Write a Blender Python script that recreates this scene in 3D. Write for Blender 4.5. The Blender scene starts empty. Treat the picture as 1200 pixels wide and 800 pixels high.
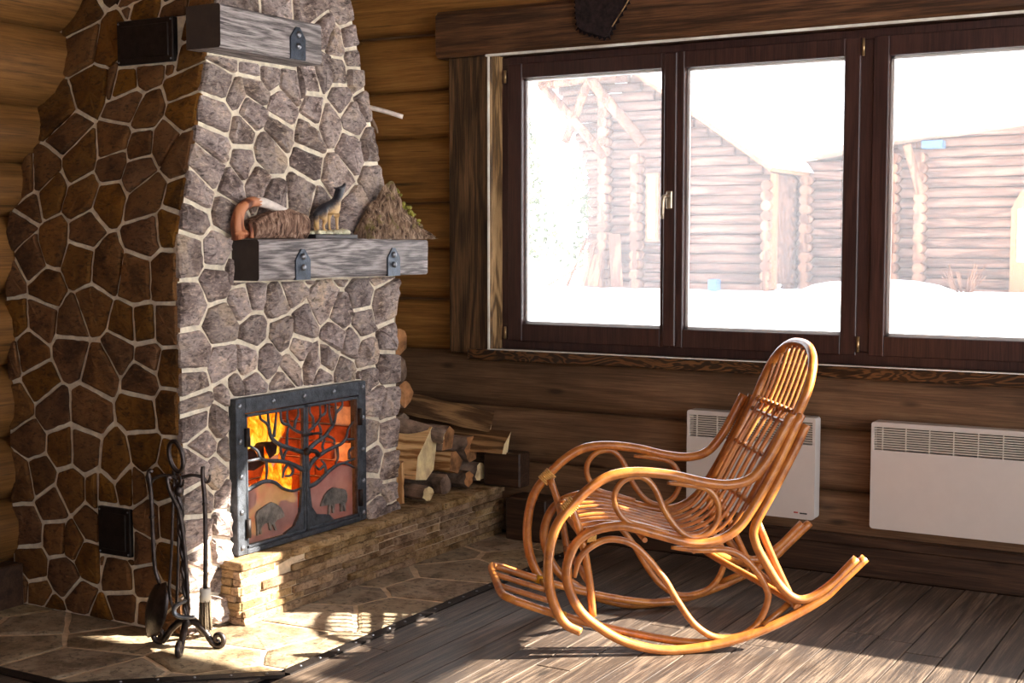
import bpy, bmesh, math, random
from mathutils import Vector, Matrix, Euler, noise as mnoise

random.seed(7)
SC = bpy.context.scene
COL = SC.collection
PI = math.pi

# ------------------------------------------------------------------ camera
cam_d = bpy.data.cameras.new('camera')
cam = bpy.data.objects.new('camera', cam_d)
COL.objects.link(cam)
cam.location = (0, 0, 1.40)
cam.rotation_euler = (math.radians(90 - 4.2404), 0, math.radians(30.3637))
cam_d.sensor_width = 36.0
cam_d.lens = 1578.0 / 1200.0 * 36.0
cam_d.clip_start = 0.05
cam_d.clip_end = 400
SC.camera = cam

# ------------------------------------------------------------------ world, sun, exposure
SUN_AZ, SUN_EL = math.radians(29.7), math.radians(30.6)
SUN_DIR = Vector((math.cos(SUN_AZ) * math.cos(SUN_EL), math.sin(SUN_AZ) * math.cos(SUN_EL), math.sin(SUN_EL)))
world = bpy.data.worlds.new('world')
SC.world = world
world.use_nodes = True
bg = world.node_tree.nodes['Background']
bg.inputs['Color'].default_value = (0.93, 0.96, 1.0, 1)
bg.inputs['Strength'].default_value = 5.0
sun_d = bpy.data.lights.new('sun', 'SUN')
sun_d.energy = 36.0
sun_d.angle = math.radians(0.53)
sun_d.color = (1.0, 0.93, 0.80)
sun = bpy.data.objects.new('sun', sun_d)
COL.objects.link(sun)
sun.location = (20, 14, 20)
sun.rotation_euler = SUN_DIR.to_track_quat('Z', 'Y').to_euler()
SC.view_settings.view_transform = 'Standard'
SC.view_settings.look = 'None'
SC.view_settings.gamma = 1.0
SC.view_settings.use_curve_mapping = False
SC.view_settings.exposure = 0.26
SC.cycles.max_bounces = 10
SC.cycles.diffuse_bounces = 5
SC.cycles.transparent_max_bounces = 16


def portal(name, loc, direction, sx, sy):
    d = bpy.data.lights.new(name, 'AREA')
    d.shape = 'RECTANGLE'
    d.size, d.size_y = sx, sy
    d.cycles.is_portal = True
    o = bpy.data.objects.new(name, d)
    COL.objects.link(o)
    o.location = loc
    o.rotation_euler = Vector(direction).to_track_quat('-Z', 'Z').to_euler()
    return o


# sky light enters through the visible window and the unseen openings added for light
portal('sky_portal_window', (-1.98, 5.70, 1.59), (0, -1, 0), 2.75, 1.2)
portal('sky_portal_tall_window', (0.88, 5.70, 2.19), (0, -1, 0), 2.46, 1.74)
portal('sky_portal_right', (3.45, 2.2, 1.65), (-1, 0, 0), 5.5, 2.85)
portal('sky_portal_front', (1.65, -1.75, 1.7), (0, 1, 0), 2.3, 1.9)

# ------------------------------------------------------------------ materials


def lin(c):
    return tuple(((v / 255.0) / 12.92 if v / 255.0 <= 0.04045 else ((v / 255.0 + 0.055) / 1.055) ** 2.4) for v in c) + (1.0,)


class NT:
    def __init__(self, name):
        self.m = bpy.data.materials.new(name)
        self.m.use_nodes = True
        self.t = self.m.node_tree
        self.b = self.t.nodes['Principled BSDF']
        self.out = self.t.nodes['Material Output']

    def n(self, typ, **kw):
        nd = self.t.nodes.new(typ)
        for k, v in kw.items():
            if k.startswith('i_'):
                nd.inputs[k[2:]].default_value = v
            else:
                setattr(nd, k, v)
        return nd

    def l(self, a, b):
        self.t.links.new(a, b)

    def coord(self, scale=(1, 1, 1), per_object=True, rot=(0, 0, 0)):
        tc = self.n('ShaderNodeTexCoord')
        src = tc.outputs['Object']
        if per_object:
            oi = self.n('ShaderNodeObjectInfo')
            mu = self.n('ShaderNodeMath', operation='MULTIPLY')
            mu.inputs[1].default_value = 37.0
            self.l(oi.outputs['Random'], mu.inputs[0])
            ad = self.n('ShaderNodeVectorMath', operation='ADD')
            self.l(src, ad.inputs[0])
            self.l(mu.outputs[0], ad.inputs[1])
            src = ad.outputs[0]
        mp = self.n('ShaderNodeMapping')
        mp.inputs['Scale'].default_value = scale
        mp.inputs['Rotation'].default_value = rot
        self.l(src, mp.inputs['Vector'])
        return mp.outputs['Vector']

    def noise(self, vec, scale, detail=6, rough=0.6, dist=0.0):
        nd = self.n('ShaderNodeTexNoise')
        nd.inputs['Scale'].default_value = scale
        nd.inputs['Detail'].default_value = detail
        nd.inputs['Roughness'].default_value = rough
        nd.inputs['Distortion'].default_value = dist
        self.l(vec, nd.inputs['Vector'])
        return nd.outputs['Fac']

    def ramp(self, fac, stops):
        r = self.n('ShaderNodeValToRGB')
        el = r.color_ramp.elements
        while len(el) < len(stops):
            el.new(0.5)
        for e, (p, c) in zip(el, stops):
            e.position = p
            e.color = c
        self.l(fac, r.inputs['Fac'])
        return r.outputs['Color']

    def mix(self, a, b, fac, mode='MIX'):
        m = self.n('ShaderNodeMix', data_type='RGBA', blend_type=mode)
        for sock, v in ((m.inputs[0], fac), (m.inputs[6], a), (m.inputs[7], b)):
            if hasattr(v, 'is_linked') or hasattr(v, 'links'):
                self.l(v, sock)
            else:
                sock.default_value = v
        return m.outputs[2]

    def vary(self, col, amount=0.35, hue=0.0):
        """brightness (and a little hue) that differs from one object to the next"""
        oi = self.n('ShaderNodeObjectInfo')
        mr = self.n('ShaderNodeMapRange')
        mr.inputs['To Min'].default_value = 1.0 - amount
        mr.inputs['To Max'].default_value = 1.0 + amount
        self.l(oi.outputs['Random'], mr.inputs['Value'])
        hs = self.n('ShaderNodeHueSaturation')
        self.l(mr.outputs[0], hs.inputs['Value'])
        if hue:
            m2 = self.n('ShaderNodeMath', operation='MULTIPLY')
            m2.inputs[1].default_value = 7.31
            fr = self.n('ShaderNodeMath', operation='FRACT')
            self.l(oi.outputs['Random'], m2.inputs[0])
            self.l(m2.outputs[0], fr.inputs[0])
            m3 = self.n('ShaderNodeMapRange')
            m3.inputs['To Min'].default_value = 0.5 - hue
            m3.inputs['To Max'].default_value = 0.5 + hue
            self.l(fr.outputs[0], m3.inputs['Value'])
            self.l(m3.outputs[0], hs.inputs['Hue'])
            m4 = self.n('ShaderNodeMapRange')
            m4.inputs['To Min'].default_value = 0.9
            m4.inputs['To Max'].default_value = 1.1
            self.l(fr.outputs[0], m4.inputs['Value'])
            self.l(m4.outputs[0], hs.inputs['Saturation'])
        self.l(col, hs.inputs['Color'])
        return hs.outputs['Color']

    def base(self, col):
        self.l(col, self.b.inputs['Base Color'])

    def bump(self, fac, strength, dist=0.01, prev=None):
        bp = self.n('ShaderNodeBump')
        bp.inputs['Strength'].default_value = strength
        bp.inputs['Distance'].default_value = dist
        self.l(fac, bp.inputs['Height'])
        if prev is not None:
            self.l(prev, bp.inputs['Normal'])
        self.l(bp.outputs[0], self.b.inputs['Normal'])
        return bp.outputs[0]

    def rough(self, r, spec=0.5):
        self.b.inputs['Roughness'].default_value = r
        self.b.inputs['Specular IOR Level'].default_value = spec
        return self.m


def wood(name, c_dark, c_mid, c_light, axis='X', fine=60.0, stretch=0.04, rough=0.55, bump=0.35, spec=0.35, vary=0.18, knots=True, rings=0.5, ringfreq=46.0, soft=1.0):
    t = NT(name)
    sc = [1.0, 1.0, 1.0]
    sc['XYZ'.index(axis)] = stretch
    v = t.coord(tuple(sc))
    n1 = t.noise(v, fine * 3.2, 9, 0.7, 0.25)
    sc3 = [1.0, 1.0, 1.0]
    sc3['XYZ'.index(axis)] = stretch * 2.6
    n2 = t.noise(t.coord(tuple(sc3)), fine * 0.13, 3, 0.5, 0.5)
    w = t.n('ShaderNodeMath', operation='MULTIPLY')
    w.inputs[1].default_value = ringfreq
    t.l(n2, w.inputs[0])
    sn = t.n('ShaderNodeMath', operation='SINE')
    t.l(w.outputs[0], sn.inputs[0])
    mr = t.n('ShaderNodeMapRange')
    mr.inputs['From Min'].default_value = -1
    t.l(sn.outputs[0], mr.inputs['Value'])
    mixf = t.n('ShaderNodeMix', data_type='FLOAT')
    mixf.inputs[0].default_value = rings
    t.l(n1, mixf.inputs[2])
    t.l(mr.outputs[0], mixf.inputs[3])
    col = t.ramp(mixf.outputs[0], [(0.5 - 0.12 * soft, lin(c_dark)), (0.5, lin(c_mid)), (0.5 + 0.13 * soft, lin(c_light))])
    big = t.noise(t.coord(), 2.3, 4, 0.55)
    col = t.mix(col, lin(c_dark), t.ramp(big, [(0.45, (0, 0, 0, 1)), (0.75, (0.6, 0.6, 0.6, 1))]))
    crack = t.noise(v, fine * 0.9, 4, 0.6, 0.3)
    col = t.mix(col, lin(tuple(x * 0.45 for x in c_dark)), t.ramp(crack, [(0.29, (0.9, 0.9, 0.9, 1)), (0.37, (0, 0, 0, 1))]))
    if knots:
        s2 = [7.0, 7.0, 7.0]
        s2['XYZ'.index(axis)] = 2.2
        vo = t.n('ShaderNodeTexVoronoi')
        vo.inputs['Scale'].default_value = 1.0
        t.l(t.coord(tuple(s2)), vo.inputs['Vector'])
        kn = t.ramp(vo.outputs['Distance'], [(0.05, (0.8, 0.8, 0.8, 1)), (0.13, (0, 0, 0, 1))])
        col = t.mix(col, lin(tuple(x * 0.6 for x in c_dark)), kn)
    t.base(t.vary(col, vary))
    t.bump(mixf.outputs[0], bump, 0.004)
    return t.rough(rough, spec)


def stone(name, cols, rough=0.85, bump=0.9, scale=16.0, vary=0.22, hue=0.02, dist=0.012, cleft=0.02):
    t = NT(name)
    v = t.coord()
    v2 = t.coord((1.0, 1.0, 2.2), rot=(0.6, 0.5, 0.4))
    n1 = t.noise(v, scale * 0.35, 5, 0.6, 0.3)
    n2 = t.noise(v2, scale * 2.2, 8, 0.72, 0.6)
    n3 = t.noise(v, scale * 9, 4, 0.7)
    # split faces: the height steps from one cleft layer to the next
    nl = t.noise(v2, scale * 0.55, 4, 0.55, 0.4)
    sp = t.n('ShaderNodeMath', operation='SNAP')
    sp.inputs[1].default_value = 0.085
    t.l(nl, sp.inputs[0])
    stops = [(0.36 + 0.28 * i / (len(cols) - 1), lin(c)) for i, c in enumerate(cols)]
    col = t.ramp(n1, stops)
    col = t.mix(col, lin(tuple(x * 0.5 for x in cols[0])), t.ramp(n2, [(0.36, (0.8, 0.8, 0.8, 1)), (0.48, (0, 0, 0, 1))]))
    col = t.mix(col, lin(tuple(min(255, x * 1.3) for x in cols[-1])), t.ramp(n2, [(0.53, (0, 0, 0, 1)), (0.68, (0.6, 0.6, 0.6, 1))]))
    t.base(t.vary(col, vary, hue))
    p = t.bump(sp.outputs[0], min(1.0, bump), cleft * 10)
    p = t.bump(n2, bump, dist, p)
    t.bump(n3, bump * 0.6, 0.003, p)
    return t.rough(rough, 0.25)


def plain(name, c, rough=0.6, metallic=0.0, spec=0.5, bump=0.0, bscale=80, vary=0.0, mottled=0.12):
    t = NT(name)
    v = t.coord()
    n1 = t.noise(v, bscale * 0.2, 5, 0.6)
    n2 = t.noise(v, bscale, 5, 0.65)
    col = t.ramp(n1, [(0.3, lin(tuple(x * (1 - mottled) for x in c))), (0.7, lin(tuple(min(255, x * (1 + mottled)) for x in c)))])
    t.base(t.vary(col, vary) if vary else col)
    if bump:
        t.bump(n2, bump, 0.004)
    t.b.inputs['Metallic'].default_value = metallic
    return t.rough(rough, spec)


M = {}
M['log_wall'] = wood('log_wall_wood', (96, 64, 30), (142, 97, 48), (172, 124, 66), 'X', 46, 0.03, 0.5, 0.35, vary=0.1, rings=0.12, soft=1.8)
M['log_low'] = wood('low_wall_wood', (76, 54, 37), (112, 83, 60), (142, 110, 80), 'X', 46, 0.03, 0.5, 0.35, vary=0.08, rings=0.12, soft=1.8)
M['log_left'] = wood('left_wall_wood', (80, 52, 24), (124, 84, 42), (150, 106, 58), 'Y', 46, 0.03, 0.5, 0.35, vary=0.15, rings=0.12, soft=1.7)
M['casing'] = wood('casing_wood', (54, 35, 24), (86, 57, 38), (122, 84, 56), 'X', 50, 0.03, 0.45, 0.5, vary=0.05, rings=0.14)
M['casing_v'] = wood('casing_wood_upright', (46, 32, 21), (76, 55, 37), (116, 86, 58), 'Z', 50, 0.03, 0.45, 0.5, vary=0.05, rings=0.16)
M['sill'] = wood('sill_wood', (38, 24, 15), (64, 42, 26), (112, 76, 46), 'X', 90, 0.10, 0.28, 0.4, 0.5, vary=0.0, rings=0.45, knots=False, ringfreq=90)
M['jamb'] = wood('jamb_wood', (84, 62, 38), (136, 104, 68), (186, 150, 106), 'Z', 60, 0.06, 0.4, 0.4, vary=0.0, rings=0.25, knots=False)
M['baseboard'] = wood('baseboard_wood', (38, 25, 18), (62, 43, 32), (86, 62, 46), 'X', 46, 0.03, 0.45, 0.4, vary=0.05, rings=0.15, soft=1.5)
M['plank'] = wood('floor_wood', (48, 38, 32), (76, 62, 52), (124, 106, 90), 'Y', 50, 0.025, 0.44, 0.7, 0.7, vary=0.14, rings=0.10)
M['mantel'] = wood('grey_beam_wood', (86, 79, 78), (138, 129, 127), (180, 170, 166), 'Y', 60, 0.05, 0.6, 1.0, 0.3, vary=0.0, rings=0.17, knots=False, ringfreq=60)
M['mantel_end'] = plain('beam_end_wood', (58, 46, 40), 0.8, bump=0.4)
M['frame'] = wood('window_frame_wood', (44, 26, 24), (62, 38, 34), (76, 48, 42), 'Z', 60, 0.03, 0.38, 0.12, 0.5, vary=0.03, knots=False, rings=0.1)
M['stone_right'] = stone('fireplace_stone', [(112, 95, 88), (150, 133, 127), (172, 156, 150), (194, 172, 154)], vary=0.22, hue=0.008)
M['stone_left'] = stone('fireplace_stone_shaded', [(72, 46, 22), (102, 66, 33), (118, 80, 42), (94, 62, 34)], bump=0.7, vary=0.22, hue=0.004)  # same stone as the right face, with warm shade put into its colour
M['mortar'] = plain('mortar', (232, 216, 194), 0.95, spec=0.1, bump=0.8, bscale=130)
M['flag'] = stone('flagstone', [(112, 94, 72), (142, 122, 98), (164, 146, 120), (128, 112, 92)], rough=0.6, bump=0.45, vary=0.14, hue=0.005)
M['flag_mortar'] = plain('flag_mortar', (206, 182, 152), 0.9, spec=0.1, bump=0.6, bscale=130)
M['ledge'] = stone('ledge_stone', [(118, 90, 60), (152, 122, 88), (180, 150, 116), (136, 108, 80)], bump=0.8, scale=26, vary=0.25, hue=0.006)
M['iron'] = plain('black_iron', (66, 69, 75), 0.45, 0.6, bump=1.0, bscale=160, mottled=0.3)
M['iron_tool'] = plain('tool_iron', (74, 66, 64), 0.34, 0.85, bump=0.35, bscale=160, mottled=0.3)
M['iron_dark'] = plain('dark_iron', (38, 32, 30), 0.55, 0.6, bump=0.3, bscale=160, mottled=0.3)
M['iron_light'] = plain('worn_rivet', (130, 132, 138), 0.35, 0.85, bump=0.2)
M['brick'] = plain('fire_brick', (146, 84, 56), 0.9, spec=0.1, bump=0.7, bscale=90, vary=0.2, mottled=0.25)
M['char'] = plain('charred_wood', (40, 30, 28), 0.9, spec=0.2, bump=1.0, bscale=50, mottled=0.5)
M['white_enamel'] = plain('white_enamel', (204, 195, 188), 0.35, spec=0.5, mottled=0.01)
M['white_slat'] = plain('heater_slat', (206, 198, 186), 0.4, spec=0.5, mottled=0.01)
M['heater_inside'] = plain('heater_inside', (66, 58, 52), 0.8, mottled=0.05)
M['print_dark'] = plain('print_dark', (50, 46, 46), 0.6)
M['print_red'] = plain('print_red', (190, 70, 60), 0.6)
M['brass'] = plain('aged_brass', (176, 146, 104), 0.35, 0.8)
M['handle'] = plain('bronze_handle', (170, 156, 136), 0.3, 0.8)
M['bark'] = plain('bark', (108, 90, 77), 0.9, spec=0.2, bump=1.0, bscale=60, mottled=0.5, vary=0.15)
M['split'] = wood('split_wood', (140, 96, 56), (192, 146, 94), (222, 182, 130), 'X', 50, 0.05, 0.8, 0.8, 0.2, vary=0.2, knots=False, rings=0.3)
M['split_dark'] = wood('weathered_split_wood', (84, 58, 36), (120, 88, 56), (160, 122, 80), 'X', 50, 0.05, 0.8, 0.8, 0.2, vary=0.2, knots=False, rings=0.3)
M['cut'] = plain('cut_end', (238, 198, 150), 0.85, spec=0.2, bump=0.6, bscale=70, mottled=0.18, vary=0.12)
M['cut_brown'] = plain('brown_cut_end', (148, 104, 68), 0.85, spec=0.2, bump=0.6, bscale=70, mottled=0.3, vary=0.12)
M['snow'] = plain('snow', (238, 242, 248), 0.7, spec=0.2, bump=0.3, bscale=6, mottled=0.01)
M['log_out'] = wood('outdoor_log', (66, 44, 35), (100, 71, 59), (122, 91, 78), 'X', 10, 0.05, 0.8, 0.4, 0.2, vary=0.16, rings=0.2)
M['post_out'] = wood('outdoor_post', (88, 57, 42), (114, 77, 58), (136, 97, 75), 'Z', 10, 0.05, 0.8, 0.3, 0.2, vary=0.1, knots=False)
M['blocker_log'] = wood('sun_block_log', (90, 60, 40), (140, 100, 72), (166, 124, 92), 'Y', 20, 0.05, 0.8, 0.3, 0.2)
M['yellow_trim'] = plain('yellow_trim', (128, 86, 52), 0.7)
M['roof_board'] = plain('roof_board', (150, 120, 100), 0.8, mottled=0.2)
M['dark_glass'] = plain('outdoor_glass', (120, 140, 150), 0.15, spec=0.6, mottled=0.2)
M['blue_box'] = plain('blue_box', (50, 90, 130), 0.5)
M['frost'] = plain('frosted_foliage', (66, 74, 50), 0.9, mottled=0.3, vary=0.1)
M['trunk'] = plain('pale_trunk', (110, 96, 84), 0.9, mottled=0.3)
M['felt'] = plain('black_felt', (30, 24, 26), 0.95, spec=0.1, bump=0.5, bscale=300)
M['hide'] = plain('dark_hide', (40, 30, 30), 0.85, spec=0.2, bump=1.0, bscale=220, mottled=0.4)
M['root'] = wood('root_wood', (96, 48, 26), (150, 84, 50), (196, 128, 88), 'Z', 40, 0.1, 0.5, 0.5, 0.4, vary=0, knots=False)
M['root_pale'] = plain('bleached_root', (220, 206, 196), 0.6, bump=0.5, bscale=90)
M['statue_base'] = plain('dark_plinth', (36, 34, 38), 0.3, spec=0.6)
M['plaster_rock'] = plain('cream_rock', (232, 206, 170), 0.8, bump=1.0, bscale=120, mottled=0.3)
M['bristle'] = plain('brush_bristle', (120, 104, 84), 0.9, bump=1.0, bscale=200)
M['ash'] = plain('ash', (150, 140, 132), 0.95, bump=0.6)
M['ceiling'] = wood('ceiling_wood', (70, 46, 26), (120, 84, 50), (150, 110, 70), 'X', 30, 0.04, 0.6, 0.2, vary=0.1)
M['edge_glare'] = plain('pale_edge_glare', (236, 226, 212), 0.3, mottled=0.15, bscale=30)
M['strap'] = plain('strap_iron', (58, 64, 74), 0.4, 0.8, bump=0.6, bscale=140, mottled=0.25)
M['boar'] = plain('worn_grey_iron', (112, 106, 100), 0.55, 0.5, bump=1.0, bscale=120, mottled=0.35)
M['moss'] = plain('moss', (128, 122, 52), 0.95, bump=1.0, bscale=200, mottled=0.4)


def mat_rattan():
    t = NT('varnished_rattan')
    v = t.coord((1, 1, 1))
    n1 = t.noise(v, 14, 5, 0.6, 0.5)
    n2 = t.noise(v, 120, 4, 0.6)
    col = t.ramp(n1, [(0.3, lin((134, 74, 28))), (0.5, lin((174, 103, 40))), (0.72, lin((202, 132, 58)))])
    col = t.mix(col, lin((90, 44, 18)), t.ramp(n2, [(0.55, (0, 0, 0, 1)), (0.8, (0.35, 0.35, 0.35, 1))]))
    t.base(t.vary(col, 0.14))
    t.bump(n2, 0.08, 0.002)
    t.b.inputs['Coat Weight'].default_value = 0.6
    t.b.inputs['Coat Roughness'].default_value = 0.12
    return t.rough(0.4, 0.5)


M['rattan'] = mat_rattan()
M['binding'] = plain('rattan_binding', (214, 164, 92), 0.5, bump=0.6, bscale=300)
M['binding_yellow'] = plain('yellow_binding', (206, 148, 30), 0.4)


def mat_slab_bark(name, a, b, c, moss=False):
    t = NT(name)
    v = t.coord((1.0, 1.0, 0.22), rot=(0.35, 0, 0))
    n1 = t.noise(v, 60, 6, 0.7, 0.8)
    col = t.ramp(n1, [(0.36, lin(a)), (0.5, lin(b)), (0.64, lin(c))])
    if moss:
        n2 = t.noise(t.coord(), 16, 4, 0.6)
        col = t.mix(col, lin((118, 112, 50)), t.ramp(n2, [(0.56, (0, 0, 0, 1)), (0.68, (0.8, 0.8, 0.8, 1))]))
    t.base(col)
    t.bump(n1, 1.0, 0.012)
    return t.rough(0.9, 0.2)


M['slab_bark'] = mat_slab_bark('rough_bark', (58, 42, 34), (138, 112, 92), (196, 168, 142), True)
M['lump_bark'] = mat_slab_bark('brown_bark', (52, 34, 28), (134, 102, 84), (190, 158, 136))


def mat_wolf():
    t = NT('wolf_paint')
    tc = t.n('ShaderNodeTexCoord')
    sp = t.n('ShaderNodeSeparateXYZ')
    t.l(tc.outputs['Object'], sp.inputs[0])
    n = t.noise(t.coord((1, 1, 1), False), 90, 4, 0.6)
    # dark back saddle, tan flanks and legs: a line that rises towards the head
    ma = t.n('ShaderNodeMath', operation='MULTIPLY_ADD')
    ma.inputs[1].default_value = -0.55
    t.l(sp.outputs['Y'], ma.inputs[0])
    t.l(sp.outputs['Z'], ma.inputs[2])
    m2 = t.n('ShaderNodeMath', operation='MULTIPLY_ADD')
    m2.inputs[1].default_value = 0.03
    t.l(n, m2.inputs[0])
    t.l(ma.outputs[0], m2.inputs[2])
    mr = t.n('ShaderNodeMapRange')
    mr.inputs['From Min'].default_value = 0.112
    mr.inputs['From Max'].default_value = 0.16
    t.l(m2.outputs[0], mr.inputs['Value'])
    col = t.ramp(mr.outputs[0], [(0.15, lin((206, 168, 116))), (0.5, lin((120, 96, 74))), (0.75, lin((44, 42, 48)))])
    t.base(col)
    t.bump(n, 0.6, 0.003)
    return t.rough(0.55, 0.4)


M['wolf'] = mat_wolf()


def mat_glass(name, haze=0.03, tint=(1, 1, 1, 1)):
    t = NT(name)
    t.t.nodes.remove(t.b)
    tr = t.n('ShaderNodeBsdfTransparent')
    tr.inputs['Color'].default_value = tint
    gl = t.n('ShaderNodeBsdfGlossy')
    gl.inputs['Roughness'].default_value = 0.02
    fr = t.n('ShaderNodeFresnel')
    fr.inputs['IOR'].default_value = 1.3
    ml = t.n('ShaderNodeMath', operation='MULTIPLY')
    ml.inputs[1].default_value = 0.6
    t.l(fr.outputs[0], ml.inputs[0])
    mx = t.n('ShaderNodeMixShader')
    t.l(ml.outputs[0], mx.inputs[0])
    t.l(tr.outputs[0], mx.inputs[1])
    t.l(gl.outputs[0], mx.inputs[2])
    du = t.n('ShaderNodeBsdfTranslucent')
    du.inputs['Color'].default_value = (0.95, 0.96, 1, 1)
    m2 = t.n('ShaderNodeMixShader')
    m2.inputs[0].default_value = haze
    t.l(mx.outputs[0], m2.inputs[1])
    t.l(du.outputs[0], m2.inputs[2])
    t.l(m2.outputs[0], t.out.inputs['Surface'])
    return t.m


M['glass'] = mat_glass('window_glass', 0.07)


def mat_floor_reflection():
    t = NT('pink_reflection_glass')
    v = t.coord()
    n = t.noise(v, 9, 4, 0.6)
    t.base(t.ramp(n, [(0.3, lin((150, 104, 96))), (0.7, lin((190, 146, 136)))]))  # pinkish reflection of the sunlit floor put into the glass colour
    t.b.inputs['Roughness'].default_value = 0.35
    tr = t.n('ShaderNodeBsdfTransparent')
    mx = t.n('ShaderNodeMixShader')
    mx.inputs[0].default_value = 0.62
    t.l(tr.outputs[0], mx.inputs[1])
    t.l(t.b.outputs[0], mx.inputs[2])
    t.l(mx.outputs[0], t.out.inputs['Surface'])
    return t.m


M['floor_reflection'] = mat_floor_reflection()


def mat_flame():
    t = NT('flame')
    t.t.nodes.remove(t.b)
    tc = t.n('ShaderNodeTexCoord')
    mp = t.n('ShaderNodeMapping')
    mp.inputs['Scale'].default_value = (1, 1, 0.45)
    t.l(tc.outputs['Object'], mp.inputs['Vector'])
    n = t.noise(mp.outputs[0], 26, 4, 0.6, 1.2)
    sp = t.n('ShaderNodeSeparateXYZ')
    t.l(tc.outputs['Generated'], sp.inputs[0])
    su = t.n('ShaderNodeMath', operation='MULTIPLY_ADD')
    su.inputs[1].default_value = -0.35
    t.l(sp.outputs['Z'], su.inputs[0])
    t.l(n, su.inputs[2])
    col = t.ramp(su.outputs[0], [(0.12, (1.0, 0.05, 0.0, 1)), (0.26, (1.0, 0.18, 0.005, 1)), (0.38, (1.0, 0.42, 0.02, 1)), (0.50, (1.0, 0.68, 0.10, 1))])
    em = t.n('ShaderNodeEmission')
    em.inputs['Strength'].default_value = 1.45
    t.l(col, em.inputs['Color'])
    lw = t.n('ShaderNodeLayerWeight')
    lw.inputs['Blend'].default_value = 0.35
    tr = t.n('ShaderNodeBsdfTransparent')
    f = t.ramp(su.outputs[0], [(0.0, (0, 0, 0, 1)), (0.22, (1, 1, 1, 1))])
    inv = t.n('ShaderNodeMath', operation='SUBTRACT')
    inv.inputs[0].default_value = 1.0
    t.l(lw.outputs['Facing'], inv.inputs[1])
    m1 = t.n('ShaderNodeMath', operation='MULTIPLY')
    t.l(f, m1.inputs[0])
    t.l(inv.outputs[0], m1.inputs[1])
    mx = t.n('ShaderNodeMixShader')
    t.l(m1.outputs[0], mx.inputs[0])
    t.l(tr.outputs[0], mx.inputs[1])
    t.l(em.outputs[0], mx.inputs[2])
    t.l(mx.outputs[0], t.out.inputs['Surface'])
    return t.m


M['flame'] = mat_flame()


def mat_ember():
    t = NT('ember')
    n = t.noise(t.coord(), 60, 4, 0.7)
    t.base(t.ramp(n, [(0.4, lin((40, 26, 22))), (0.6, lin((90, 60, 50)))]))
    t.l(t.ramp(n, [(0.48, (0, 0, 0, 1)), (0.62, (1.0, 0.2, 0.02, 1))]), t.b.inputs['Emission Color'])
    t.b.inputs['Emission Strength'].default_value = 1.6
    return t.rough(0.9)


M['ember'] = mat_ember()

# ------------------------------------------------------------------ mesh helpers


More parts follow.
